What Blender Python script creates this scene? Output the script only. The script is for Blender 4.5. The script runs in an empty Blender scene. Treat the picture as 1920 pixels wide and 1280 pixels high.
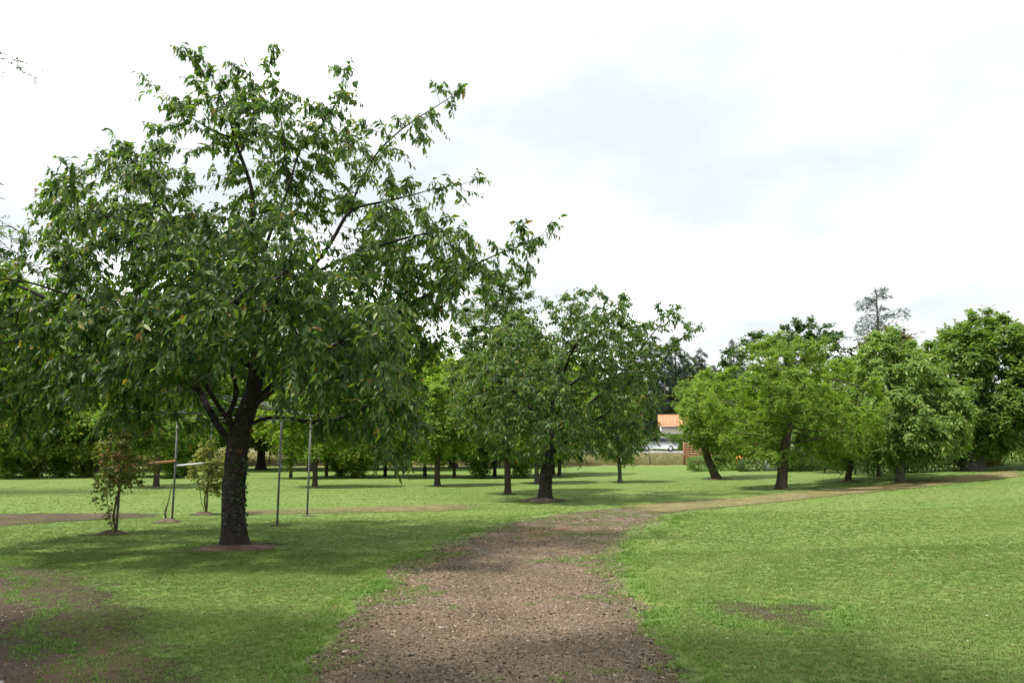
import bpy, math, random
import numpy as np
from mathutils import Vector, Matrix

random.seed(7)
rng = np.random.default_rng(7)
R = math.radians
scene = bpy.context.scene
col = scene.collection

# ------------------------------------------------------------------ camera, sky, sun, exposure
CAM_Z, FPX, HORIZ = 1.6, 1493.0, 832.0
PITCH = math.atan((HORIZ - 640) / FPX)
cd = bpy.data.cameras.new('camera')
cd.lens = 28.0
cd.sensor_width = 36.0
cd.clip_start = 0.05
cd.clip_end = 3000
cam = bpy.data.objects.new('camera', cd)
cam.location = (0, 0, CAM_Z)
cam.rotation_euler = (R(90) + PITCH, 0, 0)
col.objects.link(cam)
scene.camera = cam

SUN_EL = R(62)
TO_SUN = Vector((-0.90, -0.42, 0)).normalized()
SUN_AZ = math.atan2(TO_SUN.x, TO_SUN.y)
w = bpy.data.worlds.new('World')
scene.world = w
w.use_nodes = True
nt = w.node_tree
nt.nodes.clear()
N = nt.nodes.new
out = N('ShaderNodeOutputWorld')
bg = N('ShaderNodeBackground')
bg.inputs['Strength'].default_value = 0.1
sky = N('ShaderNodeTexSky')
sky.sky_type = 'NISHITA'
sky.sun_disc = False
sky.sun_elevation = SUN_EL
sky.sun_rotation = SUN_AZ
sky.air_density = 1.0
sky.dust_density = 2.0
tc = N('ShaderNodeTexCoord')
sep = N('ShaderNodeSeparateXYZ')
nt.links.new(tc.outputs['Generated'], sep.inputs[0])
den = N('ShaderNodeMath'); den.operation = 'ADD'; den.inputs[1].default_value = 0.22
ab = N('ShaderNodeMath'); ab.operation = 'ABSOLUTE'
nt.links.new(sep.outputs['Z'], ab.inputs[0])
nt.links.new(ab.outputs[0], den.inputs[0])
dx = N('ShaderNodeMath'); dx.operation = 'DIVIDE'
dy = N('ShaderNodeMath'); dy.operation = 'DIVIDE'
nt.links.new(sep.outputs['X'], dx.inputs[0]); nt.links.new(den.outputs[0], dx.inputs[1])
nt.links.new(sep.outputs['Y'], dy.inputs[0]); nt.links.new(den.outputs[0], dy.inputs[1])
cmb = N('ShaderNodeCombineXYZ')
nt.links.new(dx.outputs[0], cmb.inputs['X']); nt.links.new(dy.outputs[0], cmb.inputs['Y'])
cmb.inputs['Z'].default_value = 3.3
nz = N('ShaderNodeTexNoise')
nz.inputs['Scale'].default_value = 0.8
nz.inputs['Detail'].default_value = 7
nz.inputs['Roughness'].default_value = 0.52
nz.inputs['Distortion'].default_value = 0.3
nt.links.new(cmb.outputs[0], nz.inputs['Vector'])
cr = N('ShaderNodeValToRGB')
cr.color_ramp.elements[0].position = 0.26; cr.color_ramp.elements[0].color = (0.72, 0.72, 0.72, 1)
cr.color_ramp.elements[1].position = 0.48; cr.color_ramp.elements[1].color = (1, 1, 1, 1)
nt.links.new(nz.outputs['Fac'], cr.inputs[0])
nz2 = N('ShaderNodeTexNoise')
nz2.inputs['Scale'].default_value = 1.5
nz2.inputs['Detail'].default_value = 6
nt.links.new(cmb.outputs[0], nz2.inputs['Vector'])
crc = N('ShaderNodeValToRGB')
crc.color_ramp.elements[0].position = 0.36; crc.color_ramp.elements[0].color = (2.75, 2.95, 3.06, 1)
crc.color_ramp.elements[1].position = 0.66; crc.color_ramp.elements[1].color = (13.0, 13.05, 13.1, 1)
em = crc.color_ramp.elements.new(0.53)
em.color = (3.55, 3.6, 3.64, 1)
nt.links.new(nz2.outputs['Fac'], crc.inputs[0])
mx = N('ShaderNodeMixRGB')
nt.links.new(cr.outputs['Color'], mx.inputs['Fac'])
nt.links.new(sky.outputs[0], mx.inputs['Color1'])
nt.links.new(crc.outputs['Color'], mx.inputs['Color2'])
nt.links.new(mx.outputs[0], bg.inputs['Color'])
nt.links.new(bg.outputs[0], out.inputs['Surface'])

sd = bpy.data.lights.new('sun', 'SUN')
sd.energy = 2.1
sd.angle = R(5)
sd.color = (1.0, 0.955, 0.88)
sun = bpy.data.objects.new('sun', sd)
sv = Vector((TO_SUN.x * math.cos(SUN_EL), TO_SUN.y * math.cos(SUN_EL), math.sin(SUN_EL)))
sun.rotation_euler = sv.to_track_quat('Z', 'Y').to_euler()
sun.location = sv * 40
col.objects.link(sun)

vs = scene.view_settings
vs.view_transform = 'Standard'
vs.look = 'None'
vs.exposure = 1.68
vs.gamma = 1
vs.use_curve_mapping = False
scene.render.engine = 'CYCLES'
scene.cycles.max_bounces = 7
scene.cycles.diffuse_bounces = 3
scene.cycles.transmission_bounces = 5
scene.cycles.transparent_max_bounces = 8
scene.cycles.use_denoising = True
scene.cycles.caustics_reflective = False
scene.cycles.caustics_refractive = False

# ------------------------------------------------------------------ terrain and pixel helpers
def sstep(a, b, v):
    t = np.clip((np.asarray(v, float) - a) / (b - a), 0, 1)
    return t * t * (3 - 2 * t)

def terrain(x, y):
    x = np.asarray(x, float); y = np.asarray(y, float)
    u = (x - 3.5) / 2.5
    sp = np.where(u > 20, u, np.log1p(np.exp(np.clip(u, -40, 20)))) * 2.5
    rise = 0.034 * np.minimum(sp, 60) * (1 - sstep(46, 66, y)) + 0.0013 * np.clip(x - 9, 0, 22) ** 2 * (1 - sstep(40, 62, y))
    bank = 0.78 * sstep(59, 71, y) + 0.006 * np.maximum(y - 110, 0)
    roll = 0.012 * np.sin(x * 0.55 + 0.4 * y) + 0.014 * np.sin(0.43 * y - 0.31 * x + 1.0)
    return rise + bank + roll

def tz(x, y):
    return float(terrain(x, y))

CP, SP = math.cos(PITCH), math.sin(PITCH)
def ray(px, py):
    a = (px - 960) / FPX
    b = (640 - py) / FPX
    return Vector((a, CP - b * SP, SP + b * CP))

def at(px, py, Y):
    d = ray(px, py)
    return Vector((0, 0, CAM_Z)) + d * (Y / d.y)

def gnd(px, py):
    d = ray(px, py)
    t = 2.0
    while t < 300:
        p = Vector((0, 0, CAM_Z)) + d * t
        if p.z < tz(p.x, p.y):
            break
        t += 0.02 + t * 0.002
    return Vector((p.x, p.y, tz(p.x, p.y)))

# ------------------------------------------------------------------ materials
MATS = {}
def newmat(name):
    m = bpy.data.materials.new(name)
    m.use_nodes = True
    m.node_tree.nodes.clear()
    MATS[name] = m
    return m, m.node_tree

def ramp(nt, stops):
    r = nt.nodes.new('ShaderNodeValToRGB')
    e = r.color_ramp.elements
    while len(e) < len(stops):
        e.new(0.5)
    for k, (p, c) in enumerate(stops):
        e[k].position = p
        e[k].color = (*c, 1) if len(c) == 3 else c
    return r

def noise(nt, scale, detail=4, vec=None, rough=0.55, dist=0.0):
    n = nt.nodes.new('ShaderNodeTexNoise')
    n.inputs['Scale'].default_value = scale
    n.inputs['Detail'].default_value = detail
    n.inputs['Roughness'].default_value = rough
    n.inputs['Distortion'].default_value = dist
    if vec is not None:
        nt.links.new(vec, n.inputs['Vector'])
    return n

def mapping(nt, src, scale=(1, 1, 1), rot=(0, 0, 0)):
    m = nt.nodes.new('ShaderNodeMapping')
    m.inputs['Scale'].default_value = scale
    m.inputs['Rotation'].default_value = rot
    nt.links.new(src, m.inputs['Vector'])
    return m.outputs[0]

def mixc(nt, fac, a, b, mode='MIX'):
    m = nt.nodes.new('ShaderNodeMixRGB')
    m.blend_type = mode
    for sock, v in ((m.inputs[0], fac), (m.inputs[1], a), (m.inputs[2], b)):
        if isinstance(v, (int, float)):
            sock.default_value = v
        elif isinstance(v, tuple):
            sock.default_value = (*v, 1) if len(v) == 3 else v
        else:
            nt.links.new(v, sock)
    return m.outputs[0]

def mth(nt, op, a, b=None, clamp=False):
    m = nt.nodes.new('ShaderNodeMath')
    m.operation = op
    m.use_clamp = clamp
    for s, v in ((m.inputs[0], a), (m.inputs[1], b)):
        if v is None:
            continue
        if isinstance(v, (int, float)):
            s.default_value = v
        else:
            nt.links.new(v, s)
    return m.outputs[0]

def principled(nt, color, rough=0.7, spec=0.3, normal=None, metal=0.0):
    p = nt.nodes.new('ShaderNodeBsdfPrincipled')
    for key, v in (('Base Color', color), ('Roughness', rough), ('Specular IOR Level', spec), ('Metallic', metal)):
        if isinstance(v, (int, float)):
            p.inputs[key].default_value = v
        elif isinstance(v, tuple):
            p.inputs[key].default_value = (*v, 1)
        else:
            nt.links.new(v, p.inputs[key])
    if normal is not None:
        nt.links.new(normal, p.inputs['Normal'])
    return p

def bump(nt, h, strength=0.5, dist=0.02):
    b = nt.nodes.new('ShaderNodeBump')
    b.inputs['Strength'].default_value = strength
    b.inputs['Distance'].default_value = dist
    nt.links.new(h, b.inputs['Height'])
    return b.outputs[0]

def output(nt, sh):
    o = nt.nodes.new('ShaderNodeOutputMaterial')
    nt.links.new(sh, o.inputs['Surface'])

def attr(nt, name, kind='GEOMETRY'):
    a = nt.nodes.new('ShaderNodeAttribute')
    a.attribute_name = name
    a.attribute_type = kind
    return a

def leaf_mat(name, stops, trans=0.32, rough=0.42, spec=0.45, tcol=(1.6, 1.75, 0.62)):
    m, nt = newmat(name)
    a = attr(nt, 'tint')
    r = ramp(nt, stops)
    nt.links.new(a.outputs['Fac'], r.inputs[0])
    c = r.outputs[0]
    p = principled(nt, c, rough, spec)
    t = nt.nodes.new('ShaderNodeBsdfTranslucent')
    tc_ = mixc(nt, 1.0, c, tcol, 'MULTIPLY')
    nt.links.new(tc_, t.inputs['Color'])
    s = nt.nodes.new('ShaderNodeMixShader')
    s.inputs[0].default_value = trans
    nt.links.new(p.outputs[0], s.inputs[1])
    nt.links.new(t.outputs[0], s.inputs[2])
    output(nt, s.outputs[0])
    return m

L_CHERRY = leaf_mat('cherry_leaf', [(0.0, (0.030, 0.068, 0.020)), (0.45, (0.066, 0.125, 0.027)), (0.78, (0.125, 0.200, 0.038)), (0.93, (0.19, 0.235, 0.046)), (1.0, (0.26, 0.13, 0.045))], trans=0.47, rough=0.45, spec=0.4)
L_LIGHT = leaf_mat('light_green_leaf', [(0.0, (0.085, 0.150, 0.025)), (0.5, (0.155, 0.245, 0.036)), (0.9, (0.225, 0.310, 0.055)), (1.0, (0.24, 0.22, 0.06))], trans=0.52, rough=0.55, spec=0.25)
L_PALE = leaf_mat('pale_green_leaf', [(0.0, (0.085, 0.155, 0.032)), (0.5, (0.155, 0.250, 0.050)), (0.9, (0.225, 0.320, 0.080)), (1.0, (0.24, 0.23, 0.09))], trans=0.42, rough=0.5, spec=0.35)
L_MID = leaf_mat('mid_green_leaf', [(0.0, (0.055, 0.110, 0.020)), (0.5, (0.110, 0.190, 0.030)), (0.92, (0.175, 0.255, 0.044)), (1.0, (0.19, 0.19, 0.05))], trans=0.48, rough=0.5, spec=0.3)
L_YEL = leaf_mat('yellow_green_leaf', [(0.0, (0.085, 0.130, 0.020)), (0.5, (0.180, 0.245, 0.036)), (1.0, (0.27, 0.31, 0.06))], trans=0.54, rough=0.55, spec=0.25)
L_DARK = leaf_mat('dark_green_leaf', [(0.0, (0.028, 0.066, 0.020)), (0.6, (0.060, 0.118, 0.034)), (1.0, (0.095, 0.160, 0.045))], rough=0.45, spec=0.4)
L_COPPER = leaf_mat('copper_green_leaf', [(0.0, (0.075, 0.075, 0.022)), (0.6, (0.135, 0.130, 0.036)), (1.0, (0.18, 0.145, 0.05))], trans=0.4, rough=0.5)
L_ROSE = leaf_mat('rose_leaf', [(0.0, (0.07, 0.11, 0.03)), (0.48, (0.14, 0.175, 0.045)), (0.66, (0.22, 0.16, 0.055)), (1.0, (0.30, 0.12, 0.06))], trans=0.4, rough=0.5)
L_ROSEY = leaf_mat('yellow_rose_leaf', [(0.0, (0.09, 0.12, 0.03)), (0.6, (0.20, 0.215, 0.05)), (1.0, (0.30, 0.22, 0.07))], trans=0.4, rough=0.5)
L_BLUE = leaf_mat('blue_needle', [(0.0, (0.045, 0.075, 0.070)), (0.6, (0.095, 0.135, 0.125)), (1.0, (0.16, 0.21, 0.19))], trans=0.1, rough=0.6)
L_FIR = leaf_mat('fir_needle', [(0.0, (0.018, 0.038, 0.022)), (0.6, (0.035, 0.062, 0.036)), (1.0, (0.055, 0.088, 0.045))], trans=0.1, rough=0.6)
L_HEDGE = leaf_mat('hedge_leaf', [(0.0, (0.045, 0.105, 0.018)), (0.6, (0.105, 0.200, 0.030)), (1.0, (0.17, 0.265, 0.045))], trans=0.4, rough=0.5)
L_IVY = leaf_mat('ivy_leaf', [(0.0, (0.014, 0.045, 0.014)), (1.0, (0.045, 0.11, 0.026))], rough=0.4)

def bark_mat(name, dark, light, lich, horiz=True, amt=0.5):
    m, nt = newmat(name)
    t = nt.nodes.new('ShaderNodeTexCoord')
    v = mapping(nt, t.outputs['Object'], (9, 9, 13) if horiz else (22, 22, 4))
    n1 = noise(nt, 1.6, 6, v, 0.6, 0.4)
    n2 = noise(nt, 7, 5, t.outputs['Object'], 0.65)
    c = ramp(nt, [(0.32, dark), (0.68, light)])
    nt.links.new(n1.outputs['Fac'], c.inputs[0])
    v3 = mapping(nt, t.outputs['Object'], (7, 7, 20) if horiz else (6, 6, 9))
    n3 = noise(nt, 1.3, 4, v3, 0.6)
    lr = ramp(nt, [(0.62, (0, 0, 0)), (0.70, (amt, amt, amt))])
    nt.links.new(n3.outputs['Fac'], lr.inputs[0])
    cc = mixc(nt, lr.outputs[0], c.outputs[0], lich)
    h = mth(nt, 'ADD', n1.outputs['Fac'], mth(nt, 'MULTIPLY', n2.outputs['Fac'], 0.8))
    p = principled(nt, cc, 0.85, 0.2, bump(nt, h, 0.9, 0.03))
    output(nt, p.outputs[0])
    return m
B_CHERRY = bark_mat('cherry_bark', (0.010, 0.008, 0.007), (0.048, 0.040, 0.034), (0.20, 0.20, 0.18), True, 0.6)
B_GREY = bark_mat('grey_bark', (0.05, 0.045, 0.035), (0.14, 0.125, 0.10), (0.24, 0.24, 0.19), False, 0.4)
B_BROWN = bark_mat('brown_bark', (0.03, 0.022, 0.016), (0.095, 0.075, 0.055), (0.15, 0.16, 0.10), False, 0.4)
B_STEM = bark_mat('thorny_stem', (0.06, 0.045, 0.02), (0.14, 0.10, 0.05), (0.12, 0.14, 0.05), True, 0.3)

def plain(name, c, rough=0.6, spec=0.3, metal=0.0, var=0.25, scale=8.0, bmp=0.0):
    m, nt = newmat(name)
    t = nt.nodes.new('ShaderNodeTexCoord')
    n = noise(nt, scale, 6, t.outputs['Object'], 0.62)
    lo = tuple(x * (1 - var) for x in c)
    hi = tuple(min(1, x * (1 + var)) for x in c)
    r = ramp(nt, [(0.3, lo), (0.7, hi)])
    nt.links.new(n.outputs['Fac'], r.inputs[0])
    nb = bump(nt, n.outputs['Fac'], bmp, 0.01) if bmp else None
    p = principled(nt, r.outputs[0], rough, spec, nb, metal)
    output(nt, p.outputs[0])
    return m
M_POST = plain('galvanised_steel', (0.12, 0.125, 0.12), 0.6, 0.3, 0.0, 0.4, 14)
M_RUST = plain('rusty_tube', (0.42, 0.20, 0.09), 0.7, 0.2, 0, 0.4, 12)
M_WHITE = plain('white_tube', (0.62, 0.62, 0.60), 0.5, 0.3, 0, 0.15, 8)
M_WIRE = plain('grey_wire', (0.13, 0.13, 0.13), 0.6, 0.3, 0.0)
M_SCAR = plain('pruning_wood', (0.12, 0.055, 0.024), 0.9, 0.1, 0, 0.4, 30, 0.4)
M_RENDER = plain('white_render', (0.74, 0.73, 0.70), 0.85, 0.2, 0, 0.06, 3)
M_TILE = plain('orange_tile', (0.42, 0.20, 0.11), 0.8, 0.2, 0, 0.3, 5)
M_GLASS = plain('dark_glass', (0.03, 0.035, 0.04), 0.08, 0.6, 0, 0.1)
M_SHUT = plain('grey_shutter', (0.28, 0.30, 0.33), 0.6, 0.3, 0, 0.1)
M_FENCE = plain('brown_fence_board', (0.22, 0.115, 0.065), 0.8, 0.2, 0, 0.3, 6)
M_WOODPOST = plain('weathered_post', (0.11, 0.09, 0.07), 0.9, 0.1, 0, 0.3, 10)
M_CARW = plain('white_car_paint', (0.70, 0.71, 0.72), 0.25, 0.5, 0, 0.03)
M_CARS = plain('silver_car_paint', (0.42, 0.44, 0.46), 0.28, 0.5, 0.4, 0.03)
M_TYRE = plain('tyre_rubber', (0.02, 0.02, 0.02), 0.85, 0.2)
M_LAMP = plain('headlamp', (0.5, 0.52, 0.54), 0.15, 0.6)
M_ASPH = plain('asphalt', (0.26, 0.26, 0.265), 0.9, 0.2, 0, 0.15, 3)
M_ORANGE = plain('orange_plastic', (0.75, 0.26, 0.04), 0.5, 0.3, 0, 0.1)
M_RED = plain('red_plastic', (0.65, 0.05, 0.05), 0.4, 0.4, 0, 0.1)
M_WALL = plain('grey_concrete', (0.24, 0.25, 0.25), 0.9, 0.2, 0, 0.3, 4)

# lawn: base colour only (worn, yellowed and lush areas), light comes from the sky and sun
def lawn_mat():
    m, nt = newmat('lawn_grass')
    g = nt.nodes.new('ShaderNodeNewGeometry')
    P = g.outputs['Position']
    n1 = noise(nt, 0.22, 5, P, 0.6)
    n2 = noise(nt, 1.7, 6, P, 0.65)
    n3 = noise(nt, 38, 4, P, 0.7)
    vs_ = mapping(nt, P, (0.10, 1.1, 1), (0, 0, R(-9)))
    n4 = noise(nt, 1.0, 4, vs_, 0.55, 0.6)
    base = ramp(nt, [(0.30, (0.078, 0.146, 0.026)), (0.5, (0.124, 0.188, 0.045)), (0.70, (0.180, 0.218, 0.070))])
    k = mth(nt, 'ADD', mth(nt, 'MULTIPLY', n1.outputs['Fac'], 0.45), mth(nt, 'ADD', mth(nt, 'MULTIPLY', n2.outputs['Fac'], 0.25), mth(nt, 'MULTIPLY', n4.outputs['Fac'], 0.30)))
    nt.links.new(k, base.inputs[0])
    fine = ramp(nt, [(0.3, (0.62, 0.62, 0.62)), (0.7, (1.3, 1.3, 1.25))])
    nt.links.new(n3.outputs['Fac'], fine.inputs[0])
    c = mixc(nt, 1.0, base.outputs[0], fine.outputs[0], 'MULTIPLY')
    # mower tracks: long thin paler streaks
    vt = mapping(nt, P, (0.05, 3.2, 1), (0, 0, R(-6)))
    n5 = noise(nt, 1.0, 3, vt, 0.5, 0.8)
    st = ramp(nt, [(0.56, (0, 0, 0)), (0.68, (0.40, 0.40, 0.40))])
    nt.links.new(n5.outputs['Fac'], st.inputs[0])
    c = mixc(nt, st.outputs[0], c, (0.165, 0.175, 0.055))
    # the rough bank beyond the mown lawn is dry and tan
    sx = nt.nodes.new('ShaderNodeSeparateXYZ')
    nt.links.new(P, sx.inputs[0])
    mr = nt.nodes.new('ShaderNodeMapRange')
    mr.inputs['From Min'].default_value = 57.5
    mr.inputs['From Max'].default_value = 59.5
    nt.links.new(mth(nt, 'ADD', sx.outputs['Y'], mth(nt, 'MULTIPLY', n2.outputs['Fac'], 2.0)), mr.inputs['Value'])
    rough = ramp(nt, [(0.35, (0.10, 0.12, 0.04)), (0.65, (0.24, 0.19, 0.10))])
    nt.links.new(n2.outputs['Fac'], rough.inputs[0])
    c = mixc(nt, mr.outputs[0], c, rough.outputs[0])
    p = principled(nt, c, 0.9, 0.15, bump(nt, n3.outputs['Fac'], 0.9, 0.03))
    output(nt, p.outputs[0])
    return m
M_LAWN = lawn_mat()

def dirt_mat(name, a, b, c3, grass=0.45, soft=0.7):
    """bare soil, gravel and litter; its ragged edge lets the lawn below show"""
    m, nt = newmat(name)
    g = nt.nodes.new('ShaderNodeNewGeometry')
    P = g.outputs['Position']
    n1 = noise(nt, 1.1, 5, P, 0.6)
    n2 = noise(nt, 26, 5, P, 0.72)
    n3 = noise(nt, 90, 3, P, 0.7)
    n4 = noise(nt, 2.4, 6, P, 0.68, 0.4)
    n5 = noise(nt, 14, 6, P, 0.75)
    n6 = noise(nt, 0.55, 4, P, 0.6, 0.8)
    n7 = noise(nt, 0.8, 5, mapping(nt, P, (1, 0.6, 1), (0.3, 0.2, 0.9)), 0.62, 0.5)
    r = ramp(nt, [(0.32, a), (0.52, b), (0.70, c3)])
    nt.links.new(mth(nt, 'ADD', mth(nt, 'MULTIPLY', n1.outputs['Fac'], 0.55), mth(nt, 'MULTIPLY', n2.outputs['Fac'], 0.45)), r.inputs[0])
    f = ramp(nt, [(0.3, (0.5, 0.5, 0.5)), (0.7, (1.45, 1.42, 1.38))])
    nt.links.new(n3.outputs['Fac'], f.inputs[0])
    c = mixc(nt, 1.0, r.outputs[0], f.outputs[0], 'MULTIPLY')
    pk = ramp(nt, [(0.52, (0, 0, 0)), (0.66, (0.6, 0.6, 0.6))])
    nt.links.new(n6.outputs['Fac'], pk.inputs[0])
    c = mixc(nt, pk.outputs[0], c, mixc(nt, n3.outputs['Fac'], tuple(x * y for x, y in zip(b, (1.05, .90, .76))), tuple(x * y for x, y in zip(c3, (1.28, 1.06, .88)))))
    gk = ramp(nt, [(0.60, (0, 0, 0)), (0.70, (0.55, 0.55, 0.55))])
    nt.links.new(n7.outputs['Fac'], gk.inputs[0])
    c = mixc(nt, gk.outputs[0], c, mixc(nt, n3.outputs['Fac'], (0.17, 0.165, 0.155), (0.36, 0.36, 0.35)))
    e = attr(nt, 'edge')
    gr = attr(nt, 'grassy')
    k = mth(nt, 'SUBTRACT', mth(nt, 'SUBTRACT', mth(nt, 'MULTIPLY', e.outputs['Fac'], 2.3), 0.62), mth(nt, 'MULTIPLY', gr.outputs['Fac'], 0.55))
    k = mth(nt, 'ADD', k, mth(nt, 'MULTIPLY', mth(nt, 'SUBTRACT', n4.outputs['Fac'], 0.5), 2.2))
    k = mth(nt, 'ADD', k, mth(nt, 'MULTIPLY', mth(nt, 'SUBTRACT', n5.outputs['Fac'], 0.5), 2.4))
    al = nt.nodes.new('ShaderNodeMapRange')
    al.inputs['From Min'].default_value = 0.12
    al.inputs['From Max'].default_value = 0.12 + soft
    nt.links.new(k, al.inputs['Value'])
    h = mth(nt, 'ADD', n2.outputs['Fac'], mth(nt, 'MULTIPLY', n3.outputs['Fac'], 0.6))
    p = principled(nt, c, 0.95, 0.15, bump(nt, h, 0.9, 0.03))
    tr = nt.nodes.new('ShaderNodeBsdfTransparent')
    s = nt.nodes.new('ShaderNodeMixShader')
    nt.links.new(al.outputs[0], s.inputs[0])
    nt.links.new(tr.outputs[0], s.inputs[1])
    nt.links.new(p.outputs[0], s.inputs[2])
    output(nt, s.outputs[0])
    return m
M_PATH = dirt_mat('path_dirt', (0.082, 0.062, 0.043), (0.165, 0.127, 0.090), (0.30, 0.235, 0.17))
M_SCRAPE = dirt_mat('scraped_soil', (0.05, 0.036, 0.025), (0.105, 0.077, 0.052), (0.19, 0.145, 0.10), soft=2.2)
M_SOIL = dirt_mat('leafy_soil', (0.04, 0.030, 0.022), (0.085, 0.064, 0.046), (0.155, 0.122, 0.088))
M_MULCH = dirt_mat('dry_mulch', (0.050, 0.038, 0.027), (0.105, 0.082, 0.057), (0.20, 0.160, 0.11))
M_DRY = dirt_mat('dry_grass', (0.14, 0.15, 0.05), (0.21, 0.185, 0.085), (0.29, 0.24, 0.14), soft=1.3)

def inst_mat(name, rough, trans):
    m, nt = newmat(name)
    a = attr(nt, 'col', 'INSTANCER')
    p = principled(nt, a.outputs['Color'], rough, 0.2)
    if trans:
        t = nt.nodes.new('ShaderNodeBsdfTranslucent')
        nt.links.new(mixc(nt, 1.0, a.outputs['Color'], (1.3, 1.4, 0.6), 'MULTIPLY'), t.inputs['Color'])
        s = nt.nodes.new('ShaderNodeMixShader')
        s.inputs[0].default_value = trans
        nt.links.new(p.outputs[0], s.inputs[1])
        nt.links.new(t.outputs[0], s.inputs[2])
        output(nt, s.outputs[0])
    else:
        output(nt, p.outputs[0])
    return m
M_BLADE = inst_mat('grass_blade', 0.6, 0.3)
M_CHIP = inst_mat('ground_litter', 0.9, 0)

# ------------------------------------------------------------------ object helpers
def tag(o, label=None, cat=None, group=None, kind=None):
    if label: o['label'] = label
    if cat: o['category'] = cat
    if group: o['group'] = group
    if kind: o['kind'] = kind
    return o

def empty(name, loc, label, cat, group=None, rz=0.0):
    o = bpy.data.objects.new(name, None)
    o.empty_display_size = 0.2
    o.location = loc
    o.rotation_euler = (0, 0, rz)
    col.objects.link(o)
    return tag(o, label, cat, group)

def npmesh(name, verts, tris=None, quads=None, attrs=None, smooth=False):
    me = bpy.data.meshes.new(name)
    verts = np.asarray(verts, np.float32).reshape(-1, 3)
    nv = len(verts)
    me.vertices.add(nv)
    me.vertices.foreach_set('co', verts.ravel())
    parts, tot, st = [], [], 0
    starts = []
    for f, k in ((tris, 3), (quads, 4)):
        if f is None or len(f) == 0:
            continue
        f = np.asarray(f, np.int32).reshape(-1, k)
        parts.append(f.ravel())
        starts.append(st + np.arange(len(f)) * k)
        tot.append(np.full(len(f), k))
        st += f.size
    if parts:
        li = np.concatenate(parts)
        me.loops.add(len(li))
        me.loops.foreach_set('vertex_index', li)
        s = np.concatenate(starts).astype(np.int32)
        me.polygons.add(len(s))
        me.polygons.foreach_set('loop_start', s)
        if smooth:
            me.polygons.foreach_set('use_smooth', np.ones(len(s), bool))
    for k, v in (attrs or {}).items():
        a = me.attributes.new(k, 'FLOAT', 'POINT')
        a.data.foreach_set('value', np.asarray(v, np.float32))
    me.update(calc_edges=True)
    return me

def mobj(name, me, mat, parent=None, loc=None):
    o = bpy.data.objects.new(name, me)
    if mat and len(me.materials) == 0:
        me.materials.append(mat)
    if parent:
        o.parent = parent
    if loc is not None:
        o.location = loc
    col.objects.link(o)
    return o

class MB:
    def __init__(s):
        s.v, s.t, s.q = [], [], []
        s.n = 0
    def box(s, x0, x1, y0, y1, z0, z1, M=None):
        p = np.array([(x, y, z) for z in (z0, z1) for (x, y) in ((x0, y0), (x1, y0), (x1, y1), (x0, y1))], float)
        return s.raw(p, [(0, 3, 2, 1), (4, 5, 6, 7), (0, 1, 5, 4), (1, 2, 6, 5), (2, 3, 7, 6), (3, 0, 4, 7)], M)
    def raw(s, p, quads=(), M=None, tris=()):
        p = np.asarray(p, float)
        if M is not None:
            p = np.array([M @ Vector(a) for a in p])
        s.v.append(p)
        s.q += [tuple(i + s.n for i in f) for f in quads]
        s.t += [tuple(i + s.n for i in f) for f in tris]
        s.n += len(p)
        return s
    def tube(s, pts, rad, sides=8, cap=True):
        v, q, t = tube(np.asarray(pts, float), np.asarray(rad, float) * np.ones(len(pts)), sides, cap)
        return s.raw(v, q, None, t)
    def mesh(s, name, smooth=False):
        return npmesh(name, np.concatenate(s.v), s.t, s.q, smooth=smooth)
    def build(s, name, mat, parent=None, loc=None, smooth=False):
        return mobj(name, s.mesh(name, smooth), mat, parent, loc)

def tube(pts, rad, sides, cap=False, wob=None):
    k = len(pts)
    T = np.gradient(pts, axis=0)
    T /= np.linalg.norm(T, axis=1)[:, None] + 1e-9
    ref = np.array([1.0, 0.1, 0]) if abs(T[0][2]) > 0.7 else np.array([0, 0.1, 1.0])
    u = ref - T[0] * ref.dot(T[0])
    ang = np.arange(sides) / sides * 2 * math.pi
    ca, sa = np.cos(ang), np.sin(ang)
    V = np.empty((k, sides, 3))
    for i in range(k):
        u = u - T[i] * u.dot(T[i])
        u = u / (math.sqrt(u.dot(u)) + 1e-9)
        t_ = T[i]
        b = np.array([t_[1]*u[2]-t_[2]*u[1], t_[2]*u[0]-t_[0]*u[2], t_[0]*u[1]-t_[1]*u[0]])
        r = rad[i]
        if wob is not None:
            r = r * wob[i]
            V[i] = pts[i] + (ca * r)[:, None] * u + (sa * r)[:, None] * b
        else:
            V[i] = pts[i] + r * (ca[:, None] * u + sa[:, None] * b)
    i0 = np.arange(k - 1)[:, None] * sides
    j = np.arange(sides)[None, :]
    jn = (j + 1) % sides
    q = np.stack([i0 + j, i0 + jn, i0 + sides + jn, i0 + sides + j], -1).reshape(-1, 4)
    tris = []
    if cap:
        for a in range(1, sides - 1):
            tris.append((0, a + 1, a))
            o_ = (k - 1) * sides
            tris.append((o_, o_ + a, o_ + a + 1))
    return V.reshape(-1, 3), [tuple(x) for x in q] if cap else q, tris

def unit(a):
    return a / (np.linalg.norm(a, axis=-1, keepdims=True) + 1e-9)

# ------------------------------------------------------------------ tree growth
def resample(pl, step):
    pl = np.asarray(pl, float)
    d = np.r_[0, np.cumsum(np.linalg.norm(np.diff(pl, axis=0), axis=1))]
    n = max(2, int(d[-1] / step) + 1)
    s = np.linspace(0, d[-1], n)
    # catmull-ish smoothing by interpolating then relaxing
    o = np.stack([np.interp(s, d, pl[:, k]) for k in range(3)], 1)
    for _ in range(3):
        o[1:-1] = 0.5 * o[1:-1] + 0.25 * (o[:-2] + o[2:])
    return o

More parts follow.
